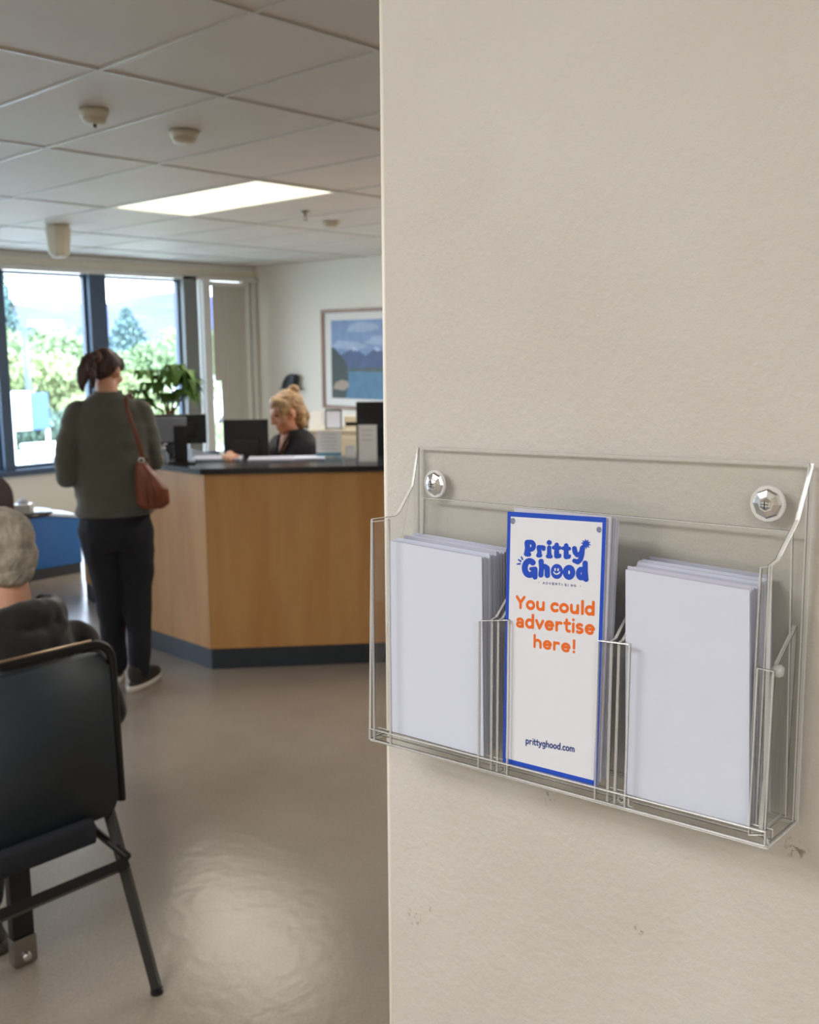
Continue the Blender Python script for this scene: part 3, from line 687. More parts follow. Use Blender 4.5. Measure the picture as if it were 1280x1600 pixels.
# groovy two-line logo, drawn with swelling strokes; units: zoomed-photo pixels of the card mapped to u,v
def logo():
    bm = bmesh.new()
    def put_l(lift):
        def f(X, Y): return on_card(780+X/7.111, 820+Y/7.111, lift)
        return f
    P = put_l(.00005); _LAY[0] = 0
    S = lambda pts: stroke(bm, [(a, b) for a, b, _ in pts], [c for *_, c in pts], P)
    def A_(cx, cy, rx, ry, a0, a1, r0, r1=None, n=16):
        r1 = r0 if r1 is None else r1
        return [(cx+rx*cos(radians(a0+(a1-a0)*i/n)), cy+ry*sin(radians(a0+(a1-a0)*i/n)), r0+(r1-r0)*i/n) for i in range(n+1)]
    # Pritty
    S([(318, 200, 32), (322, 260, 30), (318, 318, 36)]); S([(305, 322, 26), (338, 328, 26)])
    S([(318, 192, 28)]+A_(355, 232, 35, 42, -90, 90, 26)+[(322, 270, 24)])
    S([(448, 250, 28), (454, 300, 24), (450, 336, 28)]); S([(440, 338, 24), (462, 338, 24)]); S([(452, 258, 22), (475, 245, 22), (500, 252, 24), (500, 268, 22)])
    S([(561, 196, 28), (563, 197, 28)]); S([(562, 252, 25), (562, 300, 24), (562, 344, 30)]); S([(548, 348, 24), (578, 350, 24)])
    for dx in (0, 106):
        S([(645+dx, 222+dx*.07, 26), (645+dx, 280+dx*.07, 27), (645+dx, 330+dx*.07, 30)]); S([(645+dx, 345+dx*.07, 30), (672+dx, 345+dx*.07, 26), (684+dx, 335+dx*.07, 16)]); S([(612+dx, 252+dx*.07, 22), (678+dx, 256+dx*.07, 22)])
    S([(842, 262, 28), (850, 305, 28), (872, 335, 26), (900, 330, 26), (920, 300, 26), (932, 258, 30)]); S([(930, 265, 30), (925, 330, 28), (910, 385, 28), (880, 412, 28), (842, 398, 25)])
    # star burst after the y
    for k in range(10):
        a = k*36+12; S([(970, 210, 18), (970+50*cos(radians(a)), 212+50*sin(radians(a)), 5)])
    # Ghood
    S(A_(345, 478, 54, 78, -50, 70, 34, 34)[:1]+A_(345, 478, 54, 78, -50, -300, 33, 34, 22)+[(398, 520, 26)]); S([(360, 488, 20), (405, 490, 28), (405, 580, 28)]); S([(345, 475, 0.1)])
    S([(472, 405, 30), (476, 480, 27), (470, 556, 30)]); S([(484, 480, 24), (515, 458, 26), (540, 480, 30), (542, 560, 31)])
    for (cx, cy, rx, ry, r) in ((783, 527, 40, 54, 30),): S(A_(cx, cy, rx, ry, 0, 360, r, r, 26))
    bm.faces.new([bm.verts.new(P(647+68*cos(2*pi*j/32), 517+84*sin(2*pi*j/32))) for j in range(32)])
    S(A_(918, 540, 32, 48, 0, 360, 28, 28, 24)); S([(962, 425, 30), (962, 520, 30), (972, 606, 28)]); S([(958, 600, 24), (985, 606, 17)])
    # three ticks at the left
    S([(207, 436, 7), (238, 432, 10)]); S([(222, 385, 7), (246, 404, 10)]); S([(252, 355, 7), (266, 382, 9)])
    x = MB(); x.bm.free(); x.bm = bm; lg = x.build('logo_lettering', INK_BLUE, card)
    bm = bmesh.new(); P = put_l(.00022); _LAY[0] = 0
    S([(629, 488, 9), (629, 502, 9)]); S([(662, 490, 9), (662, 504, 9)]); S(A_(646, 512, 34, 34, 20, 160, 7, 7, 14))
    x = MB(); x.bm.free(); x.bm = bm; x.build('smile', PRINT_W, lg)
logo()
TAPE = clear_mat('grey_tape', (.72, .76, .84, 1), 1.0, .3, .2, (.5, .55, .65, 1))
for (u, v, r) in ((.06, .035, .0045), (.935, .045, .004)):
    q = bil(u, v, .0002)
    MB().lathe([(r*.62, 0), (r*.55, .0004), (r*.3, .0006)], q, 20, rot(0, -90)).build('sticky_dot', TAPE, card, True)

# ================================================================== people
def ruffle(o, amp, freq, st=(1, 1, 1), seed=0):
    """push the surface in and out along its normals with noise: hair locks, cloth folds"""
    from mathutils import noise
    me = o.data; N = [v.normal.copy() for v in me.vertices]
    for v, n in zip(me.vertices, N):
        q = Vector((v.co.x*st[0], v.co.y*st[1], v.co.z*st[2]))*freq+Vector((seed, seed, seed))
        v.co += n*amp*(noise.noise(q)+.4*noise.noise(q*2.3))
    return o
def head_into(m, M):
    m.ball((0, -.012, .032), (.074, .092, .084), M, 20, 14); m.ball((0, .026, -.02), (.061, .066, .088), M, 20, 14)
    m.ball((0, .038, -.068), (.045, .046, .04), M); m.ball((0, .072, -.092), (.02, .017, .017), M)
    m.ball((0, .092, -.008), (.010, .014, .028), M); m.ball((0, .103, -.026), (.012, .012, .010), M)
    m.ball((0, .074, .030), (.046, .016, .012), M); m.ball((0, .084, -.058), (.022, .010, .007), M); m.ball((0, .083, -.068), (.018, .010, .007), M)
    for s in (-1, 1): m.ball((s*.040, .060, -.03), (.022, .022, .022), M); m.ball((s*.074, -.004, -.008), (.009, .018, .030), M)
def eyes(par, M):
    for s in (-1, 1): MB().ball((s*.029, .078, .010), (.011, .009, .007), M).build('eye', EYE_M, par, True)
def hand_into(m, M, s=1):
    """palm and five bent fingers; wrist at the origin, fingers towards +Y, thumb towards s*X, palm down"""
    m.ball((0, .045, 0), (.038, .046, .014), M); m.limb([(0, -.02, 0), (0, .02, 0)], [.025, .022], M)
    for k, (x, L) in enumerate(((.028, .070), (.010, .080), (-.010, .074), (-.028, .058))):
        m.limb([(s*x*.9, .06, 0), (s*x, .06+L*.5, .004), (s*x*1.05, .06+L*.82, -.006), (s*x*1.05, .06+L, -.018)], [.0095, .0085, .0078, .007], M)
    m.limb([(s*.025, .02, 0), (s*.048, .05, -.004), (s*.052, .082, -.01)], [.012, .0105, .009], M)

# --- standing woman, back to the camera
WX, WY = 2.524, 4.292; WR = radians(59-90)
def woman():
    m = MB(); HM = T((-.026, .045, 1.553)) @ rot(-14, 0, -30) @ Matrix.Scale(.90, 4)
    head_into(m, HM)
    m.limb([(-.02, 0, 1.40), (-.03, .02, 1.49)], [.055, .05])
    m.loft([(-.02, 0, .84, .15, .10), (-.02, 0, 1.0, .13, .10), (-.02, 0, 1.3, .15, .09), (-.02, 0, 1.42, .09, .06)])
    LA = [(-.175, 0, 1.37), (-.215, -.02, 1.09), (-.09, .22, 1.06)]; RA = [(.135, 0, 1.37), (.185, .05, 1.12), (.19, .30, 1.093)]
    m.limb(LA, [.04, .034, .024]); m.limb(RA, [.04, .034, .024])
    hand_into(m, T((-.09, .22, 1.06)) @ rot(0, 0, -60), 1); hand_into(m, T((.19, .30, 1.093)) @ rot(-6, 0, 5), -1)
    for (hx, kx, fx, fy) in ((-.10, -.065, -.055, .16), (.06, .068, .062, -.02)):
        m.limb([(hx, 0, .86), (kx, .01, .47), (fx, fy-.02, .10), (fx, fy+.03, .055)], [.07, .05, .034, .03])
    w = m.remesh('person', SKIN, .0065, 3, None, (WX, WY, 0), WR, label='standing woman in an olive grey sweater and black trousers, back turned, at the counter', category='person')
    eyes(w, HM)
    m = MB(); m.loft([(-.02, 0, .872, .178, .135), (-.02, 0, .90, .182, .138), (-.02, .0, .935, .178, .135), (-.02, .005, .96, .182, .132), (-.02, .0, 1.10, .168, .12), (-.02, 0, 1.22, .172, .12), (-.02, 0, 1.31, .180, .115), (-.02, 0, 1.375, .165, .095), (-.022, 0, 1.425, .105, .075), (-.024, .005, 1.452, .068, .062)], 36)
    m.limb([(-.165, 0, 1.362), (-.215, -.025, 1.22), (-.232, -.03, 1.07), (-.10, .20, 1.055)], [.060, .058, .052, .036])
    m.limb([(.120, 0, 1.362), (.155, .02, 1.22), (.175, .05, 1.12), (.190, .28, 1.11)], [.060, .057, .050, .040])
    sw = ruffle(m.remesh('sweater', SWEATER, .009, 3, w), .009, 9, (.8, .8, 1.6))
    m = MB(); m.tube([(-.024+.062*cos(a*pi/12), .006+.058*sin(a*pi/12), 1.455+.004*sin(a*pi/12)) for a in range(24)], .008, 8, closed=True); m.build('collar', SWEATER, sw, True)
    m = MB(); m.tube([(-.02+.177*cos(a*pi/18), .134*sin(a*pi/18), .885) for a in range(36)], .011, 8, closed=True, flat=1.0); m.build('hem_band', SWEATER, sw, True)
    m = MB(); m.loft([(-.02, .0, .70, .15, .11), (-.02, -.005, .80, .172, .135), (-.02, 0, .88, .165, .125), (-.02, 0, .93, .155, .11)])
    m.limb([(-.100, -.005, .80), (-.065, .02, .47), (-.060, .10, .25), (-.060, .135, .09)], [.098, .075, .063, .060])
    m.limb([(.062, -.005, .80), (.068, .01, .47), (.064, -.02, .25), (.055, -.03, .09)], [.096, .070, .058, .054])
    ruffle(m.remesh('trousers', TROUSER, .010, 3, w), .010, 11, (1, 1, .6))
    # hair: cap, ponytail, band
    m = MB(); m.ball((0, -.022, .038), (.079, .088, .082), HM, 20, 14); m.ball((0, -.045, .0), (.062, .056, .06), HM); m.ball((0, -.045, -.03), (.040, .042, .03), HM)
    m.ball((0, .035, .068), (.062, .05, .045), HM)
    for s in (-1, 1): m.ball((s*.055, .03, .045), (.025, .045, .04), HM)
    m.ball((0, -.112, .045), (.032, .03, .032), HM)
    ruffle(m.remesh('hair', HAIR_BR, .006, 2, w), .004, 40, (1, 1, .4))
    m = MB(); m.limb([(0, -.12, .05), (-.02, -.150, .03), (-.035, -.160, -.03), (-.04, -.155, -.095), (-.035, -.145, -.135)], [.024, .028, .030, .022, .008], HM)
    m.limb([(-.01, -.15, .0), (-.035, -.16, -.07), (-.04, -.155, -.12)], [.020, .016, .006], HM); m.limb([(0, -.14, .0), (.01, -.14, -.06), (.0, -.12, -.115)], [.020, .016, .006], HM)
    pt = ruffle(m.remesh('ponytail', HAIR_BR, .005, 1, w), .007, 55, (1, 1, .3))
    m = MB(); m.tube([HM @ Vector((.028*cos(a*pi/8), -.118, .048+.028*sin(a*pi/8))) for a in range(16)], .007, 8, closed=True); m.build('hair_band', mat('rose_band', srgb(120, 76, 66), .6), pt, True)
    for (x, y, rz) in ((-.060, .14, 6), (.045, -.035, -34)):
        M = T((x, y, 0)) @ rot(0, 0, rz)
        m = MB(); m.ball((0, .02, .055), (.044, .065, .045), M); m.ball((0, .115, .045), (.042, .07, .035), M); m.ball((0, .05, .03), (.044, .12, .02), M); m.limb([(0, -.01, .07), (0, -.01, .095)], [.042, .042], M)
        sh = m.remesh('shoe', SHOE, .006, 2, w)
        m = MB(); m.loft([(0, .055, .0, .046, .135), (0, .055, .022, .048, .138), (0, .055, .030, .045, .133)], 28, M); m.build('sole', RUBBER, sh, True)
woman()
# handbag on her right shoulder
hb = thing('handbag', 'brown leather shoulder bag hanging from the standing woman\'s right shoulder', 'bag', (WX, WY, 0), WR)
m = MB(); m.loft([(.155, -.10, .905, .05, .03), (.158, -.105, .93, .078, .045), (.155, -.11, 1.0, .077, .052), (.13, -.115, 1.07, .052, .045), (.112, -.12, 1.12, .030, .028), (.108, -.12, 1.135, .016, .015)], 28)
m.ball((.20, -.11, .955), (.035, .035, .04)); m.remesh('bag_body', LEATHER, .006, 2, hb)
m = MB(); m.tube([(.145, -.085, 1.13), (.118, -.135, 1.16), (.09, -.14, 1.28), (.06, -.125, 1.38), (.055, -.09, 1.435), (.07, -.03, 1.452), (.085, .06, 1.415), (.11, .125, 1.3)], .011, 8, flat=.35); m.build('strap', LEATHER, hb, True)
m = MB(); m.tube([(.113+.013*cos(a*pi/6), -.142, 1.142+.013*sin(a*pi/6)) for a in range(12)], .003, 6, closed=True); m.build('ring', STEEL, hb, True)
for dx in (-.015, .012, .035):
    m = MB(); m.tube([(.113+dx*.5, -.148, 1.1), (.14+dx, -.166, 1.0), (.15+dx*1.3, -.155, .935)], .0035, 6); m.build('seam', LEATHER, hb, True)

# --- receptionist
RP = C0+ray(455, 646)*6.12; RP.z = 0; RR = radians(178-90)
def receptionist():
    dirv = RP.copy(); HM = T((0, .035, 1.275)) @ rot(-20, 0, -14) @ Matrix.Scale(1.07, 4)
    m = MB(); head_into(m, HM)
    m.limb([(0, -.02, 1.12), (0, .015, 1.22)], [.05, .047])
    m.loft([(0, -.02, .52, .16, .12), (0, -.02, .7, .14, .11), (0, -.02, .95, .15, .10), (0, -.03, 1.08, .15, .08), (0, -.03, 1.14, .08, .06)])
    loc = Matrix.Translation(RP) @ Matrix.Rotation(RR, 4, 'Z'); il = loc.inverted(); nin = Vector((.65, .76, 0))
    hp0 = on(358, 713, 2, TOPZ+.02); h = il @ (hp0+nin*.06); e = il @ (on(400, 713, 2, TOPZ)+nin*.46); e.z = .93
    hd = (il @ hp0)-h; hyaw = math.degrees(math.atan2(hd.y, hd.x))-90
    m.limb([(.18, -.03, 1.07), e, h], [.04, .034, .022])
    m.limb([(-.18, -.03, 1.05), (-.22, .02, .80), (-.08, .25, .775)], [.04, .034, .022])
    hand_into(m, T(h) @ rot(0, 0, hyaw), -1); hand_into(m, T((-.08, .25, .775)) @ rot(0, 0, -10), 1)
    m.limb([(.09, 0, .54), (.10, .40, .52), (.10, .42, .10)], [.08, .055, .04]); m.limb([(-.09, 0, .54), (-.10, .40, .52), (-.10, .42, .10)], [.08, .055, .04])
    w = m.remesh('person', SKIN, .0065, 3, None, RP, RR, label='seated receptionist with blond hair in a bun and a black shirt, behind the counter', category='person')
    eyes(w, HM)
    m = MB(); m.loft([(0, -.02, .50, .18, .14), (0, -.02, .62, .17, .14), (0, -.02, .8, .165, .13), (0, -.02, .95, .175, .125), (0, -.03, 1.08, .175, .105), (0, -.03, 1.14, .125, .08), (0, -.03, 1.17, .075, .06)], 32)
    m.limb([(.16, -.03, 1.07), e, e+(h-e)*.8], [.06, .052, .036]); m.limb([(-.16, -.03, 1.05), (-.22, .02, .81), (-.10, .20, .785)], [.06, .052, .038])
    sh = ruffle(m.remesh('shirt', SHIRT, .010, 3, w), .008, 12)
    m = MB(); m.prism([(.0, .092, 1.01), (.045, .058, 1.10), (.032, .04, 1.15), (0, .05, 1.15), (-.032, .04, 1.15), (-.045, .058, 1.10)], (0, .012, -.004)); m.remesh('neck_opening', SKIN, .005, 2, w)
    for s in (-1, 1):
        m = MB(); m.prism([(s*.004, .108, 1.0), (s*.05, .075, 1.10), (s*.065, .02, 1.155), (s*.045, .035, 1.165), (s*.02, .085, 1.07)], (0, .008, .004)); m.build('collar', SHIRT, sh)
    m = MB(); m.limb([(.09, 0, .52), (.10, .40, .52), (.10, .42, .12)], [.095, .07, .055]); m.limb([(-.09, 0, .52), (-.10, .40, .52), (-.10, .42, .12)], [.095, .07, .055]); m.remesh('trousers', TROUSER, .012, 2, w)
    for s in (-1, 1):
        m = MB(); m.ball((s*.10, .46, .045), (.042, .11, .045)); m.ball((s*.10, .42, .08), (.042, .05, .05)); m.remesh('shoe', SHOE, .008, 2, w)
    m = MB(); m.ball((0, -.028, .040), (.083, .086, .082), HM, 20, 14); m.ball((0, -.05, -.01), (.076, .058, .075), HM); m.ball((0, -.05, -.07), (.06, .04, .06), HM); m.ball((0, .03, .072), (.064, .05, .040), HM)
    for s in (-1, 1): m.ball((s*.062, .02, .035), (.020, .045, .045), HM); m.limb([(s*.068, .05, .03), (s*.072, .058, -.03), (s*.066, .05, -.07)], [.010, .008, .004], HM)
    m.limb([(0, -.08, .02), (0, -.095, -.06), (.01, -.09, -.13)], [.04, .035, .012], HM)
    ruffle(m.remesh('hair', HAIR_BL, .006, 2, w), .005, 45, (.5, 1, 1))
    m = MB(); m.ball((0, -.085, .100), (.036, .036, .030), HM); m.ball((.018, -.105, .095), (.022, .022, .022), HM); m.ball((-.015, -.085, .115), (.022, .022, .018), HM); m.remesh('hair_bun', HAIR_BL, .005, 1, w)
receptionist()
# her task chair
tcx = thing('task_chair', 'black office chair the receptionist sits on behind the counter', 'chair', (RP.x+.0, RP.y, 0), RR)
MB().loft([(0, 0, .385, .22, .21), (0, 0, .40, .235, .225), (0, 0, .425, .23, .22)]).build('seat', BLACK_PL, tcx, True)
MB().box((-.2, -.24, .5), (.2, -.20, .92), bev=.015).build('backrest', BLACK_PL, tcx); MB().tube([(0, -.1, .38), (0, -.245, .4), (0, -.25, .6)], .015).build('back_stem', BLACK_METAL, tcx, True)
MB().tube([(0, 0, .38), (0, 0, .09)], .025).build('gas_column', STEEL, tcx, True)
for k in range(5):
    a = k*2*pi/5; MB().tube([(0, 0, .10), (.26*cos(a), .26*sin(a), .065)], [.022, .014]).build('base_arm', BLACK_METAL, tcx, True)
    MB().lathe([(.026, -.018), (.026, .018)], (.26*cos(a), .26*sin(a), .028), 14, rot(90)).build('caster', BLACK_PL, tcx, True)
# black brimmed hat on the wall behind her
hp = on(457, 600, 0, X1-.02)
ht = thing('hat', 'black brimmed hat hanging on the wall above the receptionist\'s head', 'hat', hp)
HMt = rot(0, -78, 0) @ rot(0, 0, 0)
s_ = 1.0
m = MB(); m.tube([(.015, 0, .03), (-.07, 0, .05)], .008).build('peg', STEEL, ht, True)
m = MB(); m.loft([(-.02, .0, -.055, .05, .215), (-.02, .0, -.045, .05, .21)], 28); m.build('brim', BLACK_PL, ht, True)
m = MB(); m.loft([(-.03, .02, -.05, .05, .135), (-.03, -.0, .02, .05, .13), (-.03, -.04, .09, .045, .105), (-.03, -.06, .115, .03, .06)], 28); m.remesh('crown', BLACK_PL, .008, 3, ht)

# --- seated man in the foreground
MX, MY = 1.17, 2.62
def man():
    HM = T((.025, .05, 1.100)) @ rot(-8, 0, 4) @ Matrix.Scale(1.04, 4)
    m = MB(); head_into(m, HM); m.limb([(.02, -.02, .90), (.03, .03, 1.02)], [.062, .058])
    m.loft([(0, 0, .46, .16, .12), (0, -.02, .7, .16, .12), (0, -.02, .82, .13, .09), (0, 0, .93, .07, .06)])
    m.limb([(.18, -.01, .81), (.25, -.02, .60), (.16, .24, .56)], [.045, .04, .028]); m.limb([(-.18, -.01, .81), (-.25, .0, .60), (-.12, .24, .56)], [.045, .04, .028])
    hand_into(m, T((.16, .24, .56)) @ rot(-8, 0, 20), -1); hand_into(m, T((-.12, .24, .56)) @ rot(-8, 0, -15), 1)
    m.limb([(.09, .0, .50), (.12, .44, .49), (-.09, .05, .10)], [.085, .06, .042]); m.limb([(-.09, 0, .50), (-.13, .44, .49), (-.16, .40, .10)], [.085, .06, .042])
    w = m.remesh('person', SKIN, .0065, 3, None, (MX, MY, 0), 0, label='grey-haired man in a black hooded jacket sitting with his back to the camera', category='person')
    eyes(w, HM)
    m = MB(); m.loft([(0, -.01, .46, .20, .16), (0, -.03, .6, .20, .165), (0, -.03, .72, .21, .15), (0, -.02, .80, .215, .13), (0, -.01, .875, .18, .115), (.01, .0, .93, .12, .10), (.02, .01, .965, .09, .08)], 36)
    m.limb([(.200, -.01, .815), (.235, -.02, .70), (.288, -.02, .60), (.17, .21, .56)], [.072, .066, .062, .045]); m.limb([(-.190, -.01, .80), (-.225, -.02, .70), (-.27, -.01, .61), (-.13, .21, .56)], [.078, .07, .062, .045])
    jk = ruffle(m.remesh('hooded_jacket', HOODIE, .009, 3, w), .012, 10)
    m = MB(); m.tube([(.02+(.115)*cos(radians(a)), -.01+.10*sin(radians(a)), .950+.008*sin(radians(a*3))) for a in range(150, 391, 12)], [.018+.022*sin(pi*i/20) for i in range(21)], 12)
    m.limb([(-.09, -.10, .91), (0, -.14, .88), (.10, -.11, .905), (.135, -.04, .925)], [.035, .042, .034, .026]); m.limb([(-.06, -.13, .85), (.04, -.15, .83), (.11, -.11, .86)], [.03, .035, .03])
    ruffle(m.remesh('hood', HOODIE, .008, 3, jk), .010, 14)
    m = MB(); m.limb([(.09, 0, .50), (.12, .43, .49), (-.09, .06, .13)], [.10, .078, .058]); m.limb([(-.09, 0, .50), (-.13, .43, .49), (-.16, .41, .13)], [.10, .078, .058]); m.loft([(0, 0, .41, .17, .14), (0, 0, .5, .18, .15)]); m.remesh('trousers', TROUSER, .010, 3, w)
    m = MB(); m.ball((0, -.020, .042), (.083, .094, .084), HM, 20, 14); m.ball((0, -.045, -.005), (.080, .066, .065), HM); m.ball((0, -.048, -.05), (.064, .052, .04), HM); m.ball((0, .03, .07), (.06, .05, .04), HM)
    for s in (-1, 1): m.ball((s*.068, .0, .02), (.018, .045, .045), HM); m.ball((s*.068, -.03, -.03), (.016, .02, .03), HM)
    ruffle(m.remesh('hair', HAIR_GR, .005, 1, w), .0035, 60, (1, 1, .5))

    for (x, y, rz) in ((-.095, .035, 5), (-.16, .41, 8)):
        M = T((x, y, 0)) @ rot(0, 0, rz); m = MB(); m.ball((0, .02, .065), (.048, .07, .05), M); m.ball((0, .115, .05), (.046, .08, .04), M); m.ball((0, .05, .035), (.048, .13, .024), M)
        sh = m.remesh('shoe', SHOE, .007, 2, w); m = MB(); m.loft([(0, .055, 0, .05, .145), (0, .055, .024, .052, .148)], 28, M); m.build('sole', mat('brown_rubber', srgb(70, 58, 46), .7), sh, True)
man()
# his chair
ch = thing('waiting_chair', 'dark blue padded metal chair with black frame under the seated man', 'chair', (0, 0, 0))
cl, cr2 = .74, 1.325
def rrect(x0, x1, z0, z1, r, n=6):
    pts = []
    for (cx, cz, a0) in ((x1-r, z1-r, 0), (x0+r, z1-r, 90), (x0+r, z0+r, 180), (x1-r, z0+r, 270)):
        for i in range(n+1): a = radians(a0+90*i/n); pts.append((cx+r*cos(a), cz+r*sin(a)))
    return pts
def lean(z): return 2.31+.03*(z-.5)
out = rrect(cl+.012, cr2-.014, .425, .868, .035)
m = MB(); m.prism([Vector((x, lean(z)+.0, z)) for x, z in out], (0, .035, 0))
bb = m.bm; es = [e for e in bb.edges if len({f for f in e.link_faces if len(f.verts) > 6}) == 1]
bmesh.ops.bevel(bb, geom=es, offset=.009, segments=3, affect='EDGES'); m.build('backrest', DARK_UPH, ch, True)
fr_ = rrect(cl, cr2, .36, .892, .05)
fr_ = [p for p in fr_ if p[1] > .45]
fr_ = sorted(fr_, key=lambda p: 0)
arc_r = [(cr2-.05+.05*cos(radians(a)), .842+.05*sin(radians(a))) for a in range(0, 91, 15)]
arc_l = [(cl+.05+.05*cos(radians(a)), .842+.05*sin(radians(a))) for a in range(90, 181, 15)]
fp = [(cr2, .45)]+arc_r+arc_l+[(cl, .45)]
MB().tube([Vector((x, lean(z)+.012, z)) for x, z in fp], .012, 10).build('back_frame', BLACK_METAL, ch, True)
MB().tube([Vector((x, lean(.892)+.012, .9035)) for x in (cl+.05, cr2-.055)], .0045, 8).build('top_edge_trim', mat('worn_brass_edge', srgb(176, 150, 120), .3, .6), ch, True)
for x in (cr2-.03, cl+.03):
    s = 1 if x > 1 else -1
    MB().tube([(x-s*.0, 2.385, .66), (x-s*.0, 2.372, .50), (x-s*.02, 2.11, .012)], [.016, .018, .016], 4).build('leg', BLACK_METAL, ch)
    MB().lathe([(.017, 0), (.016, .014)], (x-s*.02, 2.11, 0), 12).build('foot_cap', BLACK_PL, ch)
for x in (1.10, .80):
    MB().box((x-.030, 2.475, .085), (x+.030, 2.505, .395), bev=.004).build('leg', BLACK_METAL, ch)
    b2 = MB().box((x-.032, 2.470, .004), (x+.032, 2.510, .085), bev=.004).build('foot_bracket', CHROME_DARK, ch)
    MB().lathe([(.012, 0), (.012, .008), (.006, .01)], (x, 2.470, .03), 14, rot(90)).build('bolt', STEEL, b2, True)
m = MB(); m.loft([(0, 0, -.03, .24, .22), (0, 0, -.022, .262, .242), (0, 0, .02, .265, .245), (0, 0, .035, .24, .22)], 40)
for v in m.bm.verts:   # square the ellipse off into a cushion
    for ax, lim in ((0, .21), (1, .2)):
        c = v.co[ax]
        v.co[ax] = max(-lim, min(lim, c*1.45))+ (0.012 if c > 0 else -0.012)*(1-abs(v.co.z)/.04)
m.build('seat', DARK_UPH2, ch, True, (1.01, 2.49, .405))
MB().tube([(cr2-.045, 2.235, .315), (cl+.045, 2.235, .315)], .018, 4).build('rear_rail', BLACK_METAL, ch)
MB().tube([(cr2-.04, 2.235, .33), (1.27, 2.45, .372), (1.2, 2.66, .365)], .011, 8).build('side_rail', BLACK_METAL, ch, True)
MB().tube([(cl+.04, 2.235, .33), (.79, 2.45, .372), (.83, 2.66, .365)], .011, 8).build('side_rail', BLACK_METAL, ch, True)

# ================================================================== things on and behind the counter
WHITE_PL = mat('white_plastic', srgb(226, 228, 230), .4)
def place(px, py, depth):
    d = ray(px, py); return C0+d*depth
def monitor_at(px, py_top, depth, zbase, rz, w, label):
    """top centre seen at the pixel, at a distance; stands on zbase"""
    p = place(px, py_top, depth); h = p.z-zbase-.10; t = thing('monitor', label, 'monitor', (p.x, p.y, zbase), radians(rz))
    MB().box((-w/2, -.02, .10), (w/2, .0, .10+h), bev=.005).build('bezel', BLACK_PL, t)
    MB().box((-w/2+.012, .0005, .112), (w/2-.012, .002, .10+h-.012)).build('screen', mat('dark_screen', srgb(14, 16, 20), .15), t)
    MB().box((-w*.30, -.045, .14), (w*.30, -.0205, .10+h*.74), bev=.01).build('back_housing', BLACK_PL, t)
    MB().box((-.035, -.06, .01), (.035, -.0455, .2), bev=.006).build('stand_neck', BLACK_PL, t)
    MB().box((-.075, -.11, 0), (.075, .02, .012), bev=.004).build('stand_foot', BLACK_PL, t)
    return t
tA = monitor_at(281, 647, 5.30, TOPZ, -36, .27, 'black monitor on the counter in front of the potted plant')
MB().box((-.135, -.058, .115), (.035, -.0455, (C0+ray(281, 647)*5.30).z-TOPZ-.012), bev=.004).build('grey_back_cover', mat('grey_plastic', srgb(150, 158, 172), .35), tA, label='light grey back cover')
tB = monitor_at(384, 655, 5.62, .75, -42, .25, 'black monitor beside the receptionist, seen from behind')
tC = monitor_at(612, 627, 5.62, .75, -42, .40, 'tall black monitor at the right end of the counter beside the partition')
# sign holders and papers on the worktop
def holder(px, py, rz, w, h, label, body, lean_=10, nm='sign_holder', lines=5, band=None):
    p = on(px, py, 2, TOPZ); t = thing(nm, label, 'sign', (p.x, p.y, TOPZ), radians(rz))
    M = rot(lean_)
    q = lambda x, z, y=0: M @ Vector((x, y, z))
    MB().prism([q(-w/2, .003), q(w/2, .003), q(w/2, h), q(-w/2, h)], M.to_3x3() @ Vector((0, .002, 0)), 0, 0).build('stand', body, t)
    MB().box((-w/2, 0, 0), (w/2, .06, .003)).build('base', body, t)
    MB().prism([q(-w/2+.004, .012, -.001), q(w/2-.004, .012, -.001), q(w/2-.004, h-.004, -.001), q(-w/2+.004, h-.004, -.001)], M.to_3x3() @ Vector((0, .0006, 0))).build('sheet', mat('bright_paper', srgb(240, 240, 240), .6), t)
    m = MB()
    for k in range(lines):
        z = h*(.86-.13*k); m.prism([q(-w*.30, z, -.0016), q(w*.30, z, -.0016), q(w*.30, z-.004, -.0016), q(-w*.30, z-.004, -.0016)], M.to_3x3() @ Vector((0, .0003, 0)))
    m.build('print_lines', mat('grey_print', srgb(190, 190, 196), .7), t)
    if band: MB().prism([q(-w/2+.004, h*.20, -.0018), q(w/2-.004, h*.20, -.0018), q(w/2-.004, h*.08, -.0018), q(-w/2+.004, h*.08, -.0018)], M.to_3x3() @ Vector((0, .0004, 0))).build('colour_band', band, t)
TEAL = mat('teal_print', srgb(96, 156, 176), .6)
holder(514, 716, -47, .145, .155, 'clear stand holding a printed notice with a teal band, right of the receptionist', ACRYL, -8, lines=5, band=TEAL)
holder(575, 722, -44, .10, .20, 'tall narrow white card standing in front of the right monitor', WHITE_PL, -14, lines=3)
holder(548, 716, -44, .055, .07, 'small pale card between the two counter signs', WHITE_PL, -8, lines=1)
def papers(px, py, rz, w, d, n, label, cat='papers'):
    p = on(px, py, 2, TOPZ); t = thing('paper_pile', label, cat, (p.x, p.y, TOPZ+.0005), radians(rz)); r = random.Random(int(px))
    for k in range(n):
        a = r.uniform(-.06, .06); M = rot(0, 0, math.degrees(a)); z = k*.0026
        MB().prism([M @ Vector(v) for v in ((-w/2, -d/2, z), (w/2, -d/2, z), (w/2, d/2, z), (-w/2, d/2, z))], (0, 0, .0024)).build('sheet', PAPER if k % 2 else PAPER2, t)
papers(340, 718, -41, .26, .2, 5, 'loose pile of papers on the counter left of the receptionist')
papers(424, 719, -41, .24, .18, 5, 'open sheets on the counter in front of the receptionist')
papers(484, 717, -41, .17, .16, 4, 'closed folder of sheets on the counter beside the clear sign')
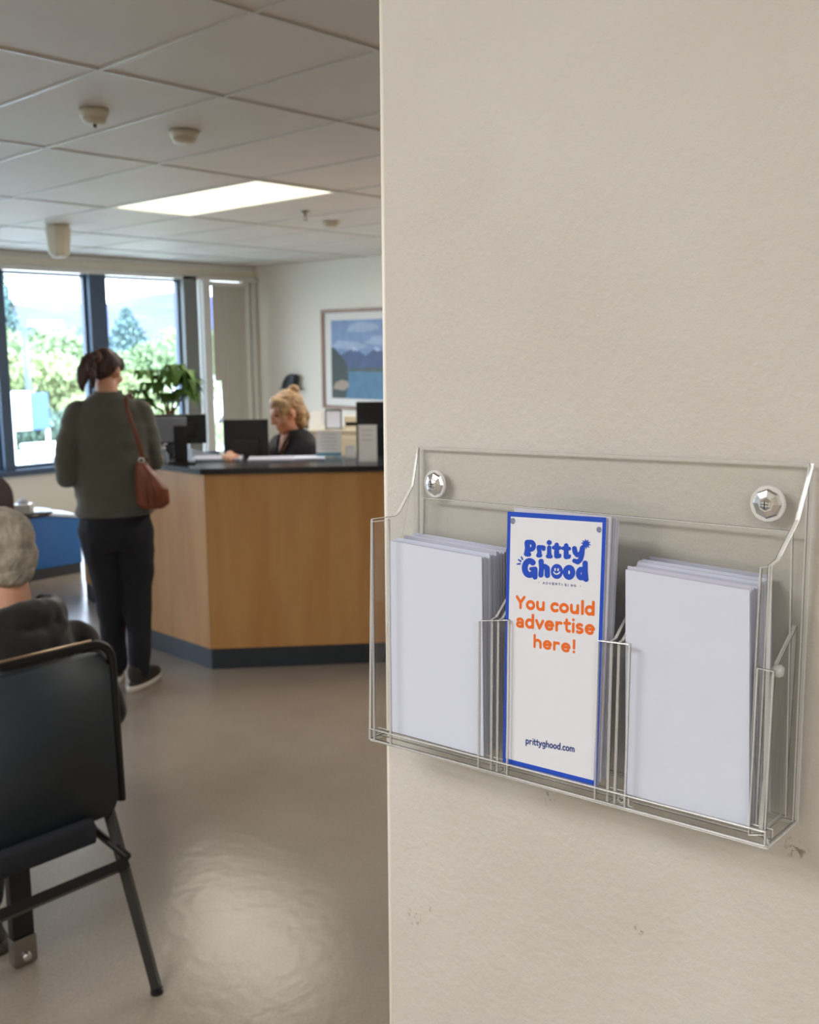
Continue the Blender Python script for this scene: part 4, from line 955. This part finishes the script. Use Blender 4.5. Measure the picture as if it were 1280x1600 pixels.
p = on(262, 726, 2, TOPZ); t = thing('sanitiser_bottle', 'small clear bottle on the counter in front of the left monitor', 'bottle', (p.x-.02, p.y+.0, TOPZ))
MB().lathe([(.02, 0), (.024, .004), (.024, .055), (.012, .07), (.010, .08)], seg=20).build('bottle_body', clear_mat('pale_plastic', (.8, .9, .97, 1), 1, .1, .25, (.8, .9, 1, 1)), t, True)
MB().lathe([(.011, .08), (.011, .095)], seg=12).tube([(0, 0, .095), (0, 0, .108), (.022, 0, .108)], .004, 6).build('pump', WHITE_PL, t, True)
p = on(256, 724, 2, TOPZ); t = thing('leaflet_stand', 'slim clear stand of pale leaflets at the woman\'s elbow', 'leaflet holder', (p.x-.01, p.y+.10, TOPZ), radians(-50))
MB().box((-.035, 0, 0), (.035, .04, .004)).box((-.035, .034, .004), (.035, .037, .19)).box((-.035, 0, .004), (.035, .003, .08)).build('stand', ACRYL, t)
MB().box((-.032, .010, .005), (.032, .030, .18)).build('leaflets', mat('pale_blue_leaflets', srgb(196, 208, 226), .6), t)

# potted plant behind the left monitor
p = place(264, 655, 5.75); pp = thing('potted_plant', 'green umbrella plant with slender stems in a pot behind the left monitor', 'plant', (p.x, p.y, TOPZ))
MB().lathe([(.055, 0), (.06, .004), (.078, .13), (.080, .14), (.070, .14), (.068, .12), (.02, .115)], seg=24).build('pot', mat('grey_pot', srgb(92, 96, 98), .5), pp, True)
LEAF = mat('house_leaf', srgb(92, 134, 58), .65, var=.3, vscale=14)
rng = random.Random(11)
stems = []
for k, (ax, az) in enumerate(((-.02, .42), (.03, .44), (.0, .36), (-.06, .33), (.05, .38))):
    dx = -_rt*0; top = _rt*ax*2.0+Vector((rng.uniform(-.03, .03), rng.uniform(-.03, .03), az-.02))
    MB().tube([(rng.uniform(-.01, .01), rng.uniform(-.01, .01), .115), _rt*ax*.6+Vector((0, 0, .25)), top], [.010, .008, .005], 8).build('stem', mat('stem_brown', srgb(120, 92, 60), .7), pp, True); stems.append(top)
heads = stems+[Vector((0, 0, .47))+_rt*x for x in (-.12, .10, .02)]+[Vector((0, 0, .44))+_rt*x+_fh*.07 for x in (-.06, .06)]+[Vector((0, 0, .31))-_rt*.20, Vector((0, 0, .50))+_rt*.05, Vector((0, 0, .36))-_rt*.17, Vector((0, 0, .42))+_rt*.13, Vector((0, 0, .36))+_rt*.09, Vector((0, 0, .40))-_rt*.09]
for hh in heads:
    n = 14
    for k in range(n):
        a = 2*pi*k/n+rng.uniform(-.2, .2); L = rng.uniform(.07, .115); dr = rng.uniform(.1, 1.0)
        d = Vector((cos(a), sin(a), 0)); s = Vector((-sin(a), cos(a), 0)); z = Vector((0, 0, 1)); wv = L*.22
        pts = [hh, hh+d*L*.5+s*wv+z*.012, hh+d*L*.5-s*wv+z*.012, hh+d*L*.5+z*.006, hh+d*L-z*L*dr]
        bm = bmesh.new(); v = [bm.verts.new(q) for q in pts]
        bm.faces.new((v[0], v[3], v[1])); bm.faces.new((v[0], v[2], v[3])); bm.faces.new((v[3], v[4], v[1])); bm.faces.new((v[3], v[2], v[4]))
        x = MB(); x.bm.free(); x.bm = bm; x.build('leaf', LEAF, pp, True)

# cabinet with framed notices against the back of the reception bay
q0 = place(482, 672, 7.4); q1 = place(575, 672, 7.4)
cb = thing('filing_cabinet', 'low cream filing cabinet behind the clear sign at the back of reception', 'cabinet', ((q0.x+q1.x)/2, (q0.y+q1.y)/2, 0), radians(-46.8))
wl = (q1-q0).length/2; topz = q0.z
MB().box((-wl, 0, .03), (wl, .45, topz-.02), bev=.004).build('carcass', CREAM, cb); MB().box((-wl-.005, -.01, topz-.02), (wl+.005, .455, topz), bev=.003).build('top', CREAM, cb)
for sx in (-1, 1):
    for k in range(3):
        z0 = .06+k*(topz-.1)/3; f = MB().box((sx*wl/2-wl/2+.006, -.018, z0), (sx*wl/2+wl/2-.006, -.0005, z0+(topz-.1)/3-.012), bev=.002).build('drawer', CREAM, cb)
        MB().tube([(sx*wl/2-.04, -.03, z0+.2), (sx*wl/2+.04, -.03, z0+.2)], .005, 8).build('handle', STEEL, f, True)
def on_cab(x, y, w, h, label, name, cat, inner):
    M = cb.matrix_world if False else Matrix.Translation(cb.location) @ Matrix.Rotation(cb.rotation_euler.z, 4, 'Z')
    p = M @ Vector((x, y, topz)); return thing(name, label, cat, p, cb.rotation_euler.z)
t = on_cab(-wl+.055, .1, 0, 0, 'round-cornered white desk calendar left of the framed notice', 'desk_calendar', 'calendar', None)
MB().prism([rot(-12) @ Vector((x, 0, z)) for x, z in rrect(-.055, .055, .003, .14, .03)], (0, .008, 0)).build('page', WHITE_PL, t); MB().box((-.04, 0, 0), (.04, .05, .003)).build('foot', WHITE_PL, t)
t = on_cab(-wl+.18, .08, 0, 0, 'small dark-framed notice standing on the cream cabinet', 'framed_notice', 'picture frame', None)
MB().box((-.062, .0, 0), (-.054, .012, .145)).box((.054, 0, 0), (.062, .012, .145)).box((-.054, 0, 0), (.054, .012, .008)).box((-.054, 0, .137), (.054, .012, .145)).build('frame', BLACK_PL, t); MB().box((-.054, .004, .008), (.054, .009, .137)).build('sheet', PAPER, t)
t = on_cab(-wl+.33, .1, 0, 0, 'cream desktop tray box with a dark slot beside the right monitor', 'letter_tray', 'tray', None)
MB().box((-.07, 0, 0), (.07, .2, .02)).box((-.07, 0, .05), (.07, .2, .09)).box((-.07, 0, .02), (-.06, .2, .05)).box((.06, 0, .02), (.07, .2, .05)).box((-.06, .19, .02), (.06, .2, .05)).build('tray_shell', CREAM, t)
MB().box((-.058, .03, .022), (.058, .185, .035)).build('dark_folder', BLACK_PL, t)

# framed landscape on the back wall
py0, py1, pz0, pz1 = 7.10, 8.385, 1.005, 2.075
pf = thing('framed_picture', 'wood-framed lake and mountain picture with a white mat on the back wall', 'picture', (X1, (py0+py1)/2, (pz0+pz1)/2))
a, b = (py1-py0)/2, (pz1-pz0)/2; FWD = wood_mat('walnut_frame', srgb(120, 82, 54), srgb(146, 104, 70))
MB().box((-.03, -a, -b), (-.001, -a+.035, b)).box((-.03, a-.035, -b), (-.001, a, b)).box((-.03, -a+.035, -b), (-.001, a-.035, -b+.035)).box((-.03, -a+.035, b-.035), (-.001, a-.035, b)).build('frame', FWD, pf)
MB().box((-.012, -a+.035, -b+.035), (-.002, a-.035, b-.035)).build('mat_board', mat('mat_board', srgb(232, 228, 220), .8), pf)
ay, az = a-.145, b-.115
def art(name, polys, col, k, rough=.6):
    bm = bmesh.new()
    for pl in polys: bm.faces.new([bm.verts.new((-.0122-.0004*k, (.5-u)*2*ay, (v-.5)*2*az)) for u, v in pl])
    x = MB(); x.bm.free(); x.bm = bm; return x.build(name, mat('art_'+name, col, rough, var=.12, vscale=9), pf)
art('painted_sky', [[(0, .3), (1, .3), (1, 1), (0, 1)]], srgb(128, 152, 188), 0)
art('painted_cloud', [[(.25, .86), (.5, .84), (.75, .88), (.7, .94), (.45, .97), (.3, .93)], [(0, .66), (.35, .62), (.6, .66), (.4, .72), (.1, .74)], [(.5, .7), (.9, .68), (1, .76), (.7, .8)]], srgb(162, 178, 202), 1)
art('painted_range', [[(0, .36), (0, .55), (.1, .52), (.2, .58), (.3, .62), (.38, .66), (.45, .60), (.54, .55), (.62, .60), (.7, .66), (.78, .60), (.9, .62), (1, .58), (1, .36)]], srgb(74, 92, 128), 2)
art('painted_snow', [[(.33, .635), (.38, .66), (.43, .615), (.40, .60), (.38, .63), (.355, .60)], [(.65, .625), (.7, .66), (.76, .615), (.71, .60), (.69, .625)]], srgb(190, 200, 220), 3)
art('painted_lake', [[(0, 0), (1, 0), (1, .36), (0, .36)]], srgb(80, 122, 150), 2)
art('painted_shore', [[(.2, .35), (1, .35), (1, .39), (.6, .40), (.3, .38)]], srgb(78, 88, 80), 3)
art('painted_slope', [[(0, .0), (.22, 0), (.27, .2), (.26, .42), (.16, .55), (.06, .64), (0, .66)]], srgb(62, 72, 70), 4)
art('painted_rock', [[(.02, .12), (.2, .1), (.28, .16), (.26, .22), (.16, .24), (.06, .2)]], srgb(168, 150, 132), 5)

# blue low wall by the windows, side table, cup and the far left chair
bw = thing('blue_bench_front', 'low blue laminate bench wall with a pale cap under the left window', 'bench', (0, 0, 0))
x0, x1 = 1.6, 3.70
MB().prism([(x0, 6.86, .08), (x1, 6.86, .08), (x1, 6.86, .42), (x0, 6.86, .80)], (0, .30, 0)).build('front_board', BLUE, bw)
MB().prism([(x0, 6.85, .80), (x1+.01, 6.85, .42), (x1+.01, 6.85, .44), (x0, 6.85, .82)], (0, .32, 0)).build('cap', mat('pale_cap', srgb(190, 204, 220), .25), bw)
MB().box((x0+.01, 6.87, 0), (x1-.005, 7.15, .079)).build('kick_board', KICK, bw)
q = place(33, 800, 6.5)
st = thing('side_table', 'small dark side table behind the grey-haired man', 'table', (q.x, q.y, 0))
MB().lathe([(.19, .0), (.195, .006), (.19, .02)], (0, 0, q.z-.02), 32).build('table_top', WORKTOP, st, True)
MB().tube([(0, 0, .02), (0, 0, q.z-.02)], .02).build('stem', BLACK_METAL, st, True); MB().lathe([(.15, 0), (.15, .012), (.03, .02)], seg=28).build('foot', BLACK_METAL, st, True)
q2 = place(36, 790, 6.45); tb = thing('tissue_box', 'bright white tissue box on the side table', 'box', (q2.x, q2.y, q.z), radians(-40))
MB().box((-.055, -.05, 0), (.055, .05, .06), bev=.006).build('box', WHITE_PL, tb); m = MB(); m.loft([(0, 0, .058, .03, .012), (0, 0, .075, .035, .02), (.01, 0, .095, .02, .01)], 10); m.build('tissue', PAPER, tb, True)
q = place(-53, 742, 5.6)
fc = thing('lounge_chair', 'dark round-topped lounge chair at the left edge above the grey-haired man', 'chair', (q.x, q.y, 0), radians(-19))
zt = q.z
MB().prism([Vector((x, 0, z)) for x, z in rrect(-.24, .24, .46, zt, .14)], (0, .07, 0)).build('backrest', mat('brown_fabric', srgb(66, 54, 58), .9), fc, True)
MB().box((-.25, .07, .36), (.25, .55, .46), bev=.03).build('seat', MATS['brown_fabric'], fc)
for sx in (-.21, .21):
    for sy in (.05, .5): MB().tube([(sx, sy, 0), (sx, sy, .37)], [.014, .018], 8).build('leg', BLACK_METAL, fc, True)
